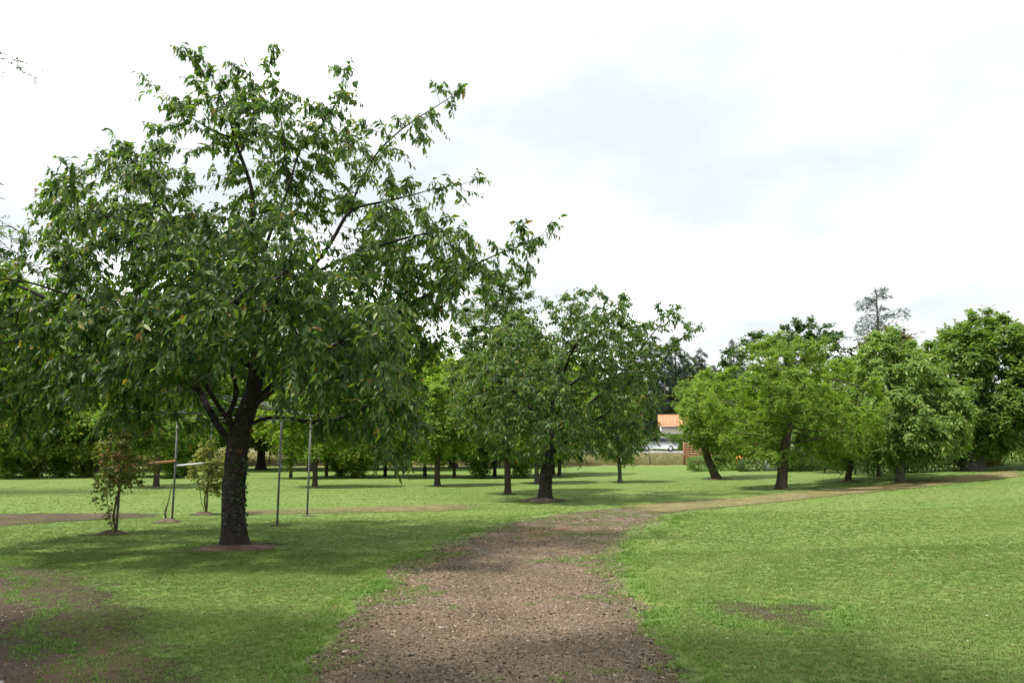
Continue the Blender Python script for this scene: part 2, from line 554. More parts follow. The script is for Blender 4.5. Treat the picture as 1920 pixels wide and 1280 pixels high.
def grow(seeds, att, step=0.16, infl=1.6, kill=0.3, iters=120, up=0.0, g=rng):
    pos, par, mains = [], [], []
    for k, pl in enumerate(seeds):
        pts = resample(pl, step)
        if k == 0:
            prev = -1
            st = 0
        else:
            A = np.array(pos)
            prev = int(np.argmin(((A - pts[0]) ** 2).sum(1)))
            st = 1
        for p in pts[st:]:
            pos.append(p)
            par.append(prev)
            prev = len(pos) - 1
    P = np.array(pos)
    att = np.asarray(att)
    near = np.zeros(len(att), int)
    best = np.full(len(att), 1e9)
    def upd(newP, off):
        nonlocal att
        for s in range(0, len(newP), 400):
            D = ((att[:, None, :] - newP[None, s:s + 400, :]) ** 2).sum(2)
            m = D.argmin(1)
            dm = D[np.arange(len(att)), m]
            b = dm < best
            best[b] = dm[b]
            near[b] = m[b] + off + s
    upd(P, 0)
    for it in range(iters):
        alive = best > kill * kill
        att, near, best = att[alive], near[alive], best[alive]
        if len(att) < 3:
            break
        mk = best < infl * infl
        if not mk.any():
            infl *= 1.4
            if infl > 8:
                break
            continue
        D = np.zeros((len(P), 3))
        np.add.at(D, near[mk], unit(att[mk] - P[near[mk]]))
        gi = np.unique(near[mk])
        d = unit(D[gi]) + g.normal(0, 0.18, (len(gi), 3))
        d[:, 2] += up
        newP = P[gi] + step * unit(d)
        upd(newP, len(P))
        P = np.concatenate([P, newP])
        par += list(gi)
        # attractors that pull two ways and never get reached
        if it > 15 and it % 6 == 0 and len(att):
            keep = g.random(len(att)) > 0.10
            att, near, best = att[keep], near[keep], best[keep]
    return P, np.array(par)

def skeleton(P, par, r0, rtip):
    n = len(P)
    kids = [[] for _ in range(n)]
    for i in range(1, n):
        if par[i] >= 0:
            kids[par[i]].append(i)
    acc = np.zeros(n)
    for i in range(n - 1, -1, -1):
        if not kids[i]:
            acc[i] = 1
        if par[i] >= 0:
            acc[par[i]] += acc[i]
    e = math.log(max(acc[0], 2)) / math.log(r0 / rtip)
    rad = rtip * acc ** (1 / e)
    chains = []
    stack = [(0, -1)]
    while stack:
        s, p = stack.pop()
        ch = [p] if p >= 0 else []
        c = s
        while True:
            ch.append(c)
            if not kids[c]:
                break
            ks = sorted(kids[c], key=lambda q: -acc[q])
            for o in ks[1:]:
                stack.append((o, c))
            c = ks[0]
        chains.append((ch, p >= 0))
    P = P.copy()
    for ch, br in chains:
        a = P[ch]
        if len(ch) > 3:
            for _ in range(2):
                a[1:-1] = 0.5 * a[1:-1] + 0.25 * (a[:-2] + a[2:])
            P[ch[1 if br else 0:]] = a[1 if br else 0:]
    return P, rad, chains

def wood_mesh(P, rad, chains, flare=0.5, g=rng, rmin=0.0):
    """returns list of (base_radius, verts, quads) per branch"""
    outl = []
    z0 = P[0][2]
    for ch, br in chains:
        r = rad[ch].copy()
        if br:
            r[0] = min(r[0], r[1] * 1.35)
        if r.max() < rmin:
            continue
        pts = P[ch].copy()
        if len(ch) < 2:
            continue
        rb = r[0]
        sides = 14 if rb > 0.1 else 8 if rb > 0.035 else 5 if rb > 0.012 else 3
        wob = None
        if rb > 0.05:
            ph = g.random((4)) * 6.28
            a = np.arange(sides) / sides * 2 * math.pi
            h = (pts[:, 2] - z0)[:, None]
            wob = 1 + 0.06 * np.sin(3 * a + ph[0] + 2.0 * h) + 0.05 * np.sin(5 * a + ph[1] - 3.1 * h) + g.normal(0, 0.02, (len(ch), sides))
            if not br:
                wob = wob + (flare * np.exp(-np.maximum(h, 0) / (0.75 * r[0] + 0.03))) * (1 + 0.35 * np.sin(4 * a + ph[2])) + 0.10 * np.exp(-np.maximum(h, 0) / 0.6)
        if not br:
            pts[0][2] -= 0.05
        v, q, _ = tube(pts, r, sides, False, wob)
        outl.append((rb, v, q))
    return outl

def join(lst):
    V, Q, n = [], [], 0
    for _, v, q in lst:
        V.append(v)
        Q.append(np.asarray(q) + n)
        n += len(v)
    return np.concatenate(V), np.concatenate(Q)

def leaves_arrays(P, par, rad, rleaf, nshoot, per, slen, L, droop, spread, c0, g=rng, tipbias=1.0, upshoot=0.15, zbias=None):
    idx = np.where((rad < rleaf) & (par >= 0))[0]
    nk = np.bincount(par[par >= 0], minlength=len(P))
    wgt = np.where(nk[idx] == 0, 1 + tipbias, 1.0)
    if zbias:
        wgt = wgt * (1 + zbias[1] * (1 - sstep(zbias[0] - 0.6, zbias[0] + 0.6, P[idx][:, 2])))
    wgt = wgt / wgt.sum()
    s = g.choice(idx, nshoot, p=wgt)
    f = g.random((nshoot, 1))
    base = P[s] * f + P[par[s]] * (1 - f)
    bd = unit(P[s] - P[par[s]])
    od = unit(base - c0)
    sd_ = unit(0.7 * bd + 0.35 * od + spread * g.normal(0, 1, (nshoot, 3)) + np.array([0, 0, upshoot]))
    ln = slen * g.uniform(0.45, 1.4, nshoot)
    hue = g.normal(0, 1, nshoot)
    k = g.poisson(per, nshoot) + 2
    rep = np.repeat(np.arange(nshoot), k)
    first = np.repeat(np.cumsum(k) - k, k)
    j = np.arange(len(rep)) - first
    t = (j + 1) / k[rep]
    pos = base[rep] + sd_[rep] * (ln[rep] * t)[:, None]
    pos[:, 2] -= 0.35 * ln[rep] * t * t
    side = unit(np.cross(sd_[rep], np.array([0, 0, 1.0]))) * np.where(j % 2 == 0, 1, -1)[:, None]
    d = unit(0.45 * sd_[rep] + 0.55 * side + g.normal(0, 0.28, (len(rep), 3)) + np.array([0, 0, -1.0]) * (droop * g.uniform(0.15, 1.6, len(rep)))[:, None])
    nrm = 0.55 * od[rep] + np.array([0, 0, 0.6]) + g.normal(0, 0.45, (len(rep), 3))
    nrm = unit(nrm - d * (nrm * d).sum(1)[:, None])
    LL = L * g.uniform(0.5, 1.2, len(rep)) * (1 - 0.35 * (t > 0.93))
    tint = np.clip(0.42 + 0.13 * hue[rep] + 0.15 * g.normal(0, 1, len(rep)) + 0.28 * (t > 0.8) * (g.random(nshoot) > 0.55)[rep], 0, 0.94)
    red = (t > 0.85) & ((g.random(nshoot) > 0.90)[rep])
    tint = np.where(red, g.uniform(0.93, 1.0, len(rep)), tint)
    return dict(pos=pos, d=d, n=nrm, L=LL, tint=tint), (base, sd_, ln)

def leaf_verts(A, wr=0.42, detail=True, fold=0.10):
    pos, d, n, L = A['pos'], A['d'], A['n'], A['L'][:, None]
    s = np.cross(d, n)
    W = L * wr
    k = len(pos)
    if detail:
        b = pos
        m = pos + d * L * 0.48 - n * W * 0.10
        l = pos + d * L * 0.42 + s * W * 0.5 + n * W * fold * 2
        r = pos + d * L * 0.42 - s * W * 0.5 + n * W * fold * 2
        t = pos + d * L - n * L * 0.10
        V = np.stack([b, l, m, r, t], 1).reshape(-1, 3)
        o = np.arange(k)[:, None] * 5
        T = np.concatenate([o + np.array([[0, 2, 1]]), o + np.array([[0, 3, 2]]), o + np.array([[1, 2, 4]]), o + np.array([[2, 3, 4]])])
        return V, T, np.repeat(A['tint'], 5)
    b = pos
    l = pos + d * L * 0.5 + s * W * 0.5 + n * W * fold
    r = pos + d * L * 0.5 - s * W * 0.5 + n * W * fold
    t = pos + d * L
    V = np.stack([b, l, t, r], 1).reshape(-1, 3)
    o = np.arange(k)[:, None] * 4
    T = np.concatenate([o + np.array([[0, 2, 1]]), o + np.array([[0, 3, 2]])])
    return V, T, np.repeat(A['tint'], 4)

class Env:
    """crown envelope in local metres: rows (z, xl, xr) with a depth ratio"""
    def __init__(s, rows, ratio=0.9, bmax=9, void=None, yoff=0.0, reject=None):
        s.reject = reject
        rows = sorted(rows)
        s.z = np.array([r[0] for r in rows]); s.l = np.array([r[1] for r in rows]); s.r = np.array([r[2] for r in rows])
        s.ratio, s.bmax, s.void, s.yoff = ratio, bmax, void, yoff
    def sample(s, n, clump=0.6, scale=1.2, shell=0.42, g=rng):
        zz = np.linspace(s.z[0], s.z[-1], 200)
        a = (np.interp(zz, s.z, s.r) - np.interp(zz, s.z, s.l)) / 2
        b = np.minimum(a * s.ratio, s.bmax)
        w_ = a * b
        w_ = w_ / w_.sum()
        F = g.normal(0, 1, (9, 3)) * 2.2 / scale
        ph = g.random(9) * 6.28
        res = []
        tot = 0
        while tot < n:
            z = g.choice(zz, n, p=w_) + g.normal(0, 0.05, n)
            l, r = np.interp(z, s.z, s.l), np.interp(z, s.z, s.r)
            cx, a_ = (l + r) / 2, (r - l) / 2
            b_ = np.minimum(a_ * s.ratio, s.bmax)
            th = g.random(n) * 2 * math.pi
            rr = g.random(n) ** shell
            p = np.stack([cx + a_ * rr * np.cos(th), s.yoff + b_ * rr * np.sin(th), z], 1)
            nz_ = np.sin(p @ F.T + ph).mean(1) * 2.2
            ok = nz_ > -1.2 + clump * 1.2
            if s.void:
                ok &= ~((z < s.void[0]) & (rr < s.void[1]))
            if s.reject:
                ok &= ~s.reject(p)
            p = p[ok]
            res.append(p)
            tot += len(p)
        return np.concatenate(res)[:n]

def pxrows(rows, Y, base):
    o = []
    for py, xl, xr in rows:
        p, q = at(xl, py, Y), at(xr, py, Y)
        o.append((p.z - base.z, p.x - base.x, q.x - base.x))
    return o

def make_tree(name, base, label, cat, group, env, trunk, limbs=(), r0=0.2, rtip=0.005, natt=1500, step=0.2, kill=0.35, infl=2.0,
              nshoot=2500, per=7, slen=0.28, L=0.11, wr=0.42, droop=0.9, spread=0.5, rleaf=0.014, detail=False, lmat=None, bmat=None,
              clump=0.5, cscale=1.3, shell=0.45, up=0.0, twigs=False, seed=1, flare=0.5, limb_parts=0, extra_att=None, upshoot=0.15, single=0, trim=None, zbias=None):
    g = np.random.default_rng(seed)
    att = env.sample(natt, clump, cscale, shell, g)
    if extra_att is not None:
        att = np.concatenate([att, extra_att])
    P, par = grow([trunk] + list(limbs), att, step, infl, kill, 140, up, g)
    P, rad, chains = skeleton(P, par, r0, rtip)
    root = empty(name, base, label, cat, group)
    W = wood_mesh(P, rad, chains, flare, g, 0.0)
    W.sort(key=lambda a: -a[0])
    tr = W[:1]
    v, q = join(tr)
    mobj('trunk', npmesh('trunk', v, quads=q, smooth=True), bmat, root)
    for wl in W[1:1 + limb_parts]:
        v, q = join([wl])
        mobj('limb', npmesh('limb', v, quads=q, smooth=True), bmat, root)
    rest = W[1 + limb_parts:]
    c0 = np.array([P[:, 0].mean(), P[:, 1].mean(), env.z[0] * 0.6 + env.z[-1] * 0.4])
    A, (sb, sdir, sl) = leaves_arrays(P, par, rad, rleaf, nshoot, per, slen, L, droop, spread, c0, g, 1.0, upshoot, zbias)
    if twigs:
        for i in range(0, len(sb)):
            p1 = sb[i] + sdir[i] * sl[i] * 0.5 + np.array([0, 0, -0.09 * sl[i]])
            p2 = sb[i] + sdir[i] * sl[i] + np.array([0, 0, -0.35 * sl[i]])
            u = unit(np.cross(sdir[i], [0.3, 0.2, 1.0])) * 0.004
            h = np.array([0, 0, 0.004])
            V = np.array([sb[i] + u, sb[i] - u, sb[i] + h, p1 + u * .8, p1 - u * .8, p1 + h * .8, p2, p2, p2 + h * .2])
            rest.append((0.003, V, np.array([(0, 1, 4, 3), (1, 2, 5, 4), (2, 0, 3, 5), (3, 4, 7, 6), (4, 5, 8, 7), (5, 3, 6, 8)])))
    if rest:
        v, q = join(rest)
        mobj('branches', npmesh('branches', v, quads=q, smooth=True), bmat, root)
    sel = None
    if trim is not None:
        ok = trim(A['pos'])
        A = {k: x[ok] for k, x in A.items()}
    if single:
        wp = A['pos'] + np.array(base)
        dist = wp[:, 1] * CP + (wp[:, 2] - CAM_Z) * SP
        sx = wp[:, 0] / dist * FPX + 960
        inview = (sx > 20) & (sx < 1900)
        # the ones with the largest face towards the lens, nearest first
        vdir = unit(wp - np.array([0, 0, CAM_Z]))
        facing = np.abs((A['n'] * vdir).sum(1))
        score = np.where(inview, A['L'] * (0.3 + facing) / dist, 0)
        sel = np.argsort(-score)[:single]
        keep = np.ones(len(wp), bool)
        keep[sel] = False
        S = {k: x[sel] for k, x in A.items()}
        A = {k: x[keep] for k, x in A.items()}
    v, t, ti = leaf_verts(A, wr, detail)
    crown = mobj('crown', npmesh('crown', v, tris=t, attrs={'tint': ti}), lmat, root)
    crown['kind'] = 'stuff'
    if single:
        protos = []
        for k in range(8):
            B = dict(pos=np.zeros((1, 3)), d=np.array([[0, 1.0, 0]]), n=np.array([[0, 0, 1.0]]), L=np.array([1.0]), tint=np.array([0.25 + 0.09 * k]))
            vv, tt, ti_ = leaf_verts(B, wr, True)
            me = npmesh('leaf', vv, tris=tt, attrs={'tint': ti_})
            me.materials.append(lmat)
            protos.append(me)
        for k in range(len(sel)):
            d, n_ = S['d'][k], S['n'][k]
            s_ = np.cross(d, n_)
            M = Matrix(((s_[0], d[0], n_[0], S['pos'][k][0]), (s_[1], d[1], n_[1], S['pos'][k][1]), (s_[2], d[2], n_[2], S['pos'][k][2]), (0, 0, 0, 1)))
            o = bpy.data.objects.new('leaf', protos[int(np.clip(round((S['tint'][k] - 0.25) / 0.09), 0, 7))])
            o.parent = crown
            o.matrix_local = M @ Matrix.Diagonal((*(float(S['L'][k]),) * 3, 1))
            col.objects.link(o)
    return root

def copy_tree(src, loc, rz, sc, label=None, group=None):
    r = src.copy()
    col.objects.link(r)
    r.location = loc
    r.rotation_euler = (0, 0, rz)
    r.scale = sc if isinstance(sc, tuple) else (sc, sc, sc)
    if label: r['label'] = label
    if group: r['group'] = group
    for ch in list(src.children):
        c = ch.copy()
        col.objects.link(c)
        c.parent = r
    return r

# ================================================================== SETTING
xs = np.unique(np.r_[np.linspace(-400, -46, 24), np.arange(-45, 45.1, 0.75), np.linspace(46, 400, 24)])
ys = np.unique(np.r_[np.linspace(-60, -6, 14), np.arange(-5, 76, 0.6), np.linspace(77, 130, 30), np.linspace(135, 700, 30)])
X, Y = np.meshgrid(xs, ys)
nx, ny = len(xs), len(ys)
V = np.stack([X, Y, terrain(X, Y)], -1).reshape(-1, 3)
ii = (np.arange(ny - 1)[:, None] * nx + np.arange(nx - 1)[None, :]).ravel()
lawn = mobj('lawn', npmesh('lawn', V, quads=np.stack([ii, ii + 1, ii + nx + 1, ii + nx], 1), smooth=True), M_LAWN)
tag(lawn, kind='structure')

def strip(name, left, right, mat, grassy, lift=0.008, na=16, step=0.25, jit=0.0):
    """ground ribbon between two edges given in world xy"""
    l = resample(np.c_[np.array(left), np.zeros(len(left))], 0.05)
    r = resample(np.c_[np.array(right), np.zeros(len(right))], 0.05)
    n = int(max(np.linalg.norm(np.diff(l, axis=0), axis=1).sum(), np.linalg.norm(np.diff(r, axis=0), axis=1).sum()) / step)
    s = np.linspace(0, 1, n)
    l = np.stack([np.interp(s, np.linspace(0, 1, len(l)), l[:, k]) for k in range(2)], 1)
    r = np.stack([np.interp(s, np.linspace(0, 1, len(r)), r[:, k]) for k in range(2)], 1)
    u = np.linspace(-0.2, 1.2, na)
    pts = l[:, None, :] * (1 - u)[None, :, None] + r[:, None, :] * u[None, :, None]
    z = terrain(pts[..., 0], pts[..., 1]) + lift
    V = np.concatenate([pts, z[..., None]], 2).reshape(-1, 3)
    e = np.clip(np.minimum(u + 0.2, 1.2 - u) / (0.36 if name != 'bare_soil' else 0.24), 0, 1)
    ends = np.clip(np.minimum(np.arange(n), n - 1 - np.arange(n)) * step / 1.6, 0, 1)
    e = (ends[:, None] * e[None, :]).ravel()
    gs = np.array(grassy)
    gr = np.interp(pts[..., 1].ravel() if gs[0][1] == 'y' else pts[..., 0].ravel(), [float(a[0]) for a in grassy], [float(a[2]) for a in grassy])
    i = (np.arange(n - 1)[:, None] * na + np.arange(na - 1)[None, :]).ravel()
    o = mobj(name, npmesh(name, V, quads=np.stack([i, i + 1, i + na + 1, i + na], 1), attrs={'edge': e, 'grassy': gr}, smooth=True), mat)
    tag(o, kind='structure')
    return l, r

def g2(px, py):
    p = gnd(px, py)
    return (p.x, p.y)

pl = [(-1.25, -6), (-1.25, 2), g2(590, 1278), g2(655, 1170), g2(720, 1100), g2(800, 1036), g2(900, 991), g2(1010, 964), g2(1110, 953), g2(1230, 944), g2(1400, 932), g2(1560, 917), g2(1750, 898), g2(1930, 878)]
pr = [(1.2, -6), (1.2, 2), g2(1278, 1278), g2(1210, 1170), g2(1152, 1085), g2(1160, 1040), g2(1192, 1000), g2(1262, 966), g2(1330, 953), g2(1410, 944), g2(1520, 933), g2(1660, 919), g2(1810, 904), g2(1960, 889)]
PL, PR = strip('path', pl, pr, M_PATH, [(0, 'y', 0.3), (6, 'y', 0.5), (8, 'y', 0.9), (11, 'y', 1.35), (15, 'y', 1.7), (19, 'y', 2.1), (26, 'y', 2.3)])
DL, DR = strip('dry_verge', [g2(1100, 953), g2(1230, 943), g2(1400, 931), g2(1560, 916), g2(1750, 897), g2(1930, 877)],
               [g2(1180, 968), g2(1330, 954), g2(1440, 944), g2(1560, 931), g2(1810, 905), g2(1960, 889)], M_DRY, [(0, 'x', 0.3), (8, 'x', 0.7), (30, 'x', 0.9)], 0.014)
SL, SR = strip('side_path', [g2(-260, 968), g2(-60, 966), g2(120, 963), g2(280, 962), g2(360, 960)],
               [g2(-260, 996), g2(-60, 990), g2(120, 977), g2(280, 970), g2(360, 967)], M_SOIL, [(-9, 'x', 0.0), (-7.2, 'x', 0.7), (-5, 'x', 2.2), (5, 'x', 2.3)])
strip('dry_track', [g2(330, 957), g2(430, 955), g2(620, 951), g2(800, 946), g2(980, 942)], [g2(330, 970), g2(430, 968), g2(620, 963), g2(800, 960), g2(980, 955)], M_DRY,
      [(-9, 'x', 1.2), (-5, 'x', 1.7), (-2.5, 'x', 1.0), (0, 'x', 1.9)], 0.013)

def blob(name, cx, cy, rx, ry, mat, dome=0.0, grassy=0.0, lift=0.008, seed=0, rot=0.0):
    g = np.random.default_rng(seed)
    nr, na = 12, 40
    a = np.arange(na) / na * 2 * math.pi
    wob = 1 + 0.14 * np.sin(2 * a + g.random() * 6) + 0.10 * np.sin(3 * a + g.random() * 6) + 0.07 * np.sin(5 * a + g.random() * 6)
    rr = np.linspace(0.02, 1.15, nr)
    x = rr[:, None] * (np.cos(a) * rx * wob)[None, :]
    y = rr[:, None] * (np.sin(a) * ry * wob)[None, :]
    x, y = cx + x * math.cos(rot) - y * math.sin(rot), cy + x * math.sin(rot) + y * math.cos(rot)
    z = terrain(x, y) + lift + dome * np.clip(1 - (rr / 0.62) ** 2, 0, 1)[:, None] ** 1.5
    V = np.stack([x, y, z], -1).reshape(-1, 3)
    e = np.repeat(np.clip((1.15 - rr) / 0.85, 0, 1), na)
    i = (np.arange(nr - 1)[:, None] * na + np.arange(na)[None, :])
    j = (np.arange(nr - 1)[:, None] * na + (np.arange(na)[None, :] + 1) % na)
    Q = np.stack([i, j, j + na, i + na], -1).reshape(-1, 4)
    T = [(k, (k + 1) % na, 0) for k in range(1, na - 1)]
    o = mobj(name, npmesh(name, V, tris=T, quads=Q, attrs={'edge': e, 'grassy': np.full(len(V), grassy)}, smooth=True), mat)
    tag(o, kind='structure')
    BARE.append((cx, cy, rx, ry, rot, 1 - 0.75 * grassy))
    return o
BARE = []
strip('bare_soil', [(-7.5, 1), (-9.5, 4), (-11.5, 7), (-13, 10), (-14, 12.5)], [(-1.6, 2.0), (-2.3, 4.2), (-2.75, 5.3), (-3.3, 6.2), (-4.4, 8.0), (-5.5, 9.6), (-7.2, 11.3)], M_SOIL, [(0, 'y', 0.0), (8, 'y', 0.1), (12, 'y', 0.7)], na=40)
T1 = gnd(441, 1024)
blob('mulch_ring', T1.x + 0.02, T1.y - 0.1, 1.0, 0.85, M_MULCH, 0.05, 0.1, seed=4)
T2 = gnd(1022, 939)
blob('mulch_ring', T2.x - 0.1, T2.y, 1.05, 1.0, M_MULCH, 0.12, 0.0, seed=5)
sc_ = gnd(1385, 1140); blob('scraped_soil', sc_.x, sc_.y, 0.55, 0.65, M_SCRAPE, 0.01, 0.8, seed=6)
sc_ = gnd(1470, 1160); blob('scraped_soil', sc_.x, sc_.y, 0.7, 0.7, M_SCRAPE, 0.01, 0.8, seed=7)
sc_ = gnd(1500, 1140); blob('scraped_soil', sc_.x, sc_.y, 0.5, 0.45, M_SCRAPE, 0.01, 0.9, seed=8)

# ------------------------------------------------------------------ scatter (grass, litter) as one object with its own points
def scatter(name, protos, pts, rotz, tilt, scl, cols, mat, label):
    """protos: list of (verts, tris); the mesh holds prototypes and loose points, geometry nodes set one on each point"""
    V, T, pid, n = [], [], [], 0
    for k, (v, t) in enumerate(protos):
        V.append(np.asarray(v, float)); T.append(np.asarray(t) + n)
        pid += [k + 1] * len(v); n += len(v)
    npro = n
    V.append(pts)
    m = len(pts)
    Vall = np.concatenate(V)
    me = npmesh(name, Vall, tris=np.concatenate(T))
    def at_(nm, ty, vals, key):
        a = me.attributes.new(nm, ty, 'POINT')
        a.data.foreach_set(key, np.asarray(vals, np.int32 if ty == 'INT' else np.float32).ravel())
    at_('proto', 'INT', np.r_[pid, np.zeros(m)], 'value')
    at_('rot', 'FLOAT_VECTOR', np.r_[np.zeros((npro, 3)), np.c_[tilt, rotz]], 'vector')
    at_('scl', 'FLOAT', np.r_[np.ones(npro), scl], 'value')
    at_('col', 'FLOAT_COLOR', np.r_[np.ones((npro, 4)), np.c_[cols, np.ones(m)]], 'color')
    o = mobj(name, me, mat)
    tag(o, label, name.replace('_', ' '), kind='stuff')
    ng = bpy.data.node_groups.new(name + '_nodes', 'GeometryNodeTree')
    ng.interface.new_socket('Geometry', in_out='INPUT', socket_type='NodeSocketGeometry')
    ng.interface.new_socket('Geometry', in_out='OUTPUT', socket_type='NodeSocketGeometry')
    G = ng.nodes.new
    gi, go = G('NodeGroupInput'), G('NodeGroupOutput')
    def named(nm, ty):
        a = G('GeometryNodeInputNamedAttribute')
        a.data_type = ty
        a.inputs['Name'].default_value = nm
        return a.outputs['Attribute']
    cmp_ = G('FunctionNodeCompare'); cmp_.data_type = 'INT'; cmp_.operation = 'GREATER_THAN'
    pin = [s for s in cmp_.inputs if s.type == 'INT']
    ng.links.new(named('proto', 'INT'), pin[0]); pin[1].default_value = 0
    sp_ = G('GeometryNodeSeparateGeometry')
    ng.links.new(gi.outputs[0], sp_.inputs['Geometry'])
    ng.links.new(cmp_.outputs[0], sp_.inputs['Selection'])
    spl = G('GeometryNodeSplitToInstances')
    ng.links.new(sp_.outputs['Selection'], spl.inputs['Geometry'])
    ng.links.new(named('proto', 'INT'), spl.inputs['Group ID'])
    m2p = G('GeometryNodeMeshToPoints')
    ng.links.new(sp_.outputs['Inverted'], m2p.inputs['Mesh'])
    iop = G('GeometryNodeInstanceOnPoints')
    ng.links.new(m2p.outputs[0], iop.inputs['Points'])
    ng.links.new(spl.outputs[0], iop.inputs['Instance'])
    iop.inputs['Pick Instance'].default_value = True
    e2r = G('FunctionNodeEulerToRotation')
    ng.links.new(named('rot', 'FLOAT_VECTOR'), e2r.inputs[0])
    ng.links.new(e2r.outputs[0], iop.inputs['Rotation'])
    ng.links.new(named('scl', 'FLOAT'), iop.inputs['Scale'])
    ng.links.new(iop.outputs[0], go.inputs[0])
    md = o.modifiers.new('scatter', 'NODES')
    md.node_group = ng
    return o

def tuft(seed, nb, h, rad, lean):
    g = np.random.default_rng(seed)
    V, T = [], []
    for k in range(nb):
        a = g.random() * 6.28
        r = rad * math.sqrt(g.random())
        b = np.array([r * math.cos(a), r * math.sin(a), -0.004])
        hh = h * g.uniform(0.55, 1.2)
        la = g.random() * 6.28
        ld = np.array([math.cos(la), math.sin(la), 0]) * hh * lean * g.uniform(0.3, 1.3)
        wv = np.array([math.cos(la + 1.57), math.sin(la + 1.57), 0]) * 0.0032
        m = b + ld * 0.4 + np.array([0, 0, hh * 0.6])
        t = b + ld + np.array([0, 0, hh * 0.92])
        o = len(V)
        V += [b - wv, b + wv, m + wv * 0.8, m - wv * 0.8, t]
        T += [(o, o + 1, o + 2), (o, o + 2, o + 3), (o + 3, o + 2, o + 4)]
    return V, T

def fields(x, y):
    """how bare the ground is at x, y: 0 lawn, 1 path"""
    c = (PL + PR) / 2
    hw = np.linalg.norm(PR - PL, axis=1) / 2
    out_ = np.zeros(len(x))
    for cc, hh in ((c, hw),):
        best = np.full(len(x), 1e9)
        for s in range(0, len(cc), 3):
            d = np.hypot(x - cc[s][0], y - cc[s][1]) / hh[s]
            best = np.minimum(best, d)
        out_ = np.maximum(out_, 1.0 - sstep(0.80, 1.10, best + 0.07 * wnoise(x, y, 3.5, 77)))
    for (cx, cy, rx, ry, rot, wt) in BARE:
        dx_, dy_ = x - cx, y - cy
        u = (dx_ * math.cos(rot) + dy_ * math.sin(rot)) / rx
        v = (-dx_ * math.sin(rot) + dy_ * math.cos(rot)) / ry
        out_ = np.maximum(out_, wt * (1.0 - sstep(0.55, 1.1, np.hypot(u, v))))
    sd2 = ((x + 2.75) * 5.9 + (y - 5.3) * 4.15) / 7.2 + 0.22 * wnoise(x, y, 2.5, 41)
    out_ = np.maximum(out_, (1 - sstep(-0.40, 0.25, sd2)) * (1 - sstep(10, 12.4, y)))
    return out_

def wnoise(x, y, sc, seed):
    g = np.random.default_rng(seed)
    r = np.zeros(len(x))
    for k in range(10):
        a = g.random() * 6.28
        f = sc * g.uniform(0.5, 2.0)
        r += np.sin((x * math.cos(a) + y * math.sin(a)) * f + g.random() * 6.28)
    return r / 10 * 2.2

def grass_points(n, y0, y1, g):
    # even over the ground inside the view wedge plus a margin
    y = np.sqrt(g.uniform(y0 ** 2, y1 ** 2, n))
    x = g.uniform(-1, 1, n) * (0.69 * y + 0.9)
    return x, y

g = np.random.default_rng(21)
pts, rz_, sc2, cl, ti2 = [], [], [], [], []
for (y0, y1, dens, s0) in ((4.2, 8, 1300, 0.85), (8, 12, 800, 0.9), (12, 18, 460, 0.78), (18, 44, 110, 0.85)):
    area = (0.69 * (y1 ** 2 - y0 ** 2) + 1.8 * (y1 - y0))
    n = int(area * dens)
    x, y = grass_points(n, y0, y1, g)
    b = fields(x, y)
    nn = wnoise(x, y, 5.0, 5)
    weed = (wnoise(x, y, 2.6, 8) + 0.5 * wnoise(x, y, 9.0, 9) > 0.62 - 0.06 * np.maximum(y - 8, 0)) & (b > 0.5) & (y > 5.0) & ((x > -2.2) | (y > 12))
    keep = (g.random(n) > b * 1.02) & ~(b > 0.93) | (weed & (g.random(n) < 0.22 + 0.03 * y))
    keep &= g.random(n) < 0.82 + 0.3 * nn
    keep &= g.random(n) > sstep(15, 42, y) ** 0.7
    edge = (b > 0.06) & (b < 0.93)
    big = wnoise(x, y, 0.6, 3)
    x, y, b, edge, nn, big, weed = (q[keep] for q in (x, y, b, edge, nn, big, weed))
    k = len(x)
    pts.append(np.stack([x, y, terrain(x, y)], 1))
    rz_.append(g.random(k) * 6.28)
    sc2.append(s0 * g.uniform(0.6, 1.25, k) * np.where(edge, 1.35, 1.0) * np.where(weed, 1.5, 1))
    ti2.append(g.normal(0, 0.12, (k, 2)))
    rad_ = np.hypot(x - 10, (y - 3) * 1.0)
    strk = np.where(x > 1.5, wnoise(rad_ * 1.5, rad_ * 0.7 + 0.05 * x, 2.0, 13), wnoise(x * 0.25 + y * 0.05, y * 1.6, 1.3, 13))
    v = np.clip(0.5 + 0.22 * big + 0.10 * nn + 0.24 * strk + g.normal(0, 0.14, k), 0, 1)[:, None]
    c = np.array([0.082, 0.160, 0.030]) * (1 - v) + np.array([0.182, 0.242, 0.076]) * v
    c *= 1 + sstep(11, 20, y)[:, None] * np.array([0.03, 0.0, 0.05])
    dry = g.random(k) < 0.035 + 0.05 * np.clip(wnoise(x, y, 1.2, 31), 0, 1)
    c[dry] = np.array([0.26, 0.225, 0.11]) * g.uniform(0.6, 1.1, (dry.sum(), 1))
    c[edge & ~dry] *= np.array([0.88, 1.02, 0.8])
    cl.append(c)
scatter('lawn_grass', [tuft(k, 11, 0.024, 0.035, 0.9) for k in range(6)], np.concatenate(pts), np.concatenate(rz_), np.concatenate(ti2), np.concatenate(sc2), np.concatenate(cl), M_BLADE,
        'short mown green grass covering the lawn in front of the trees')

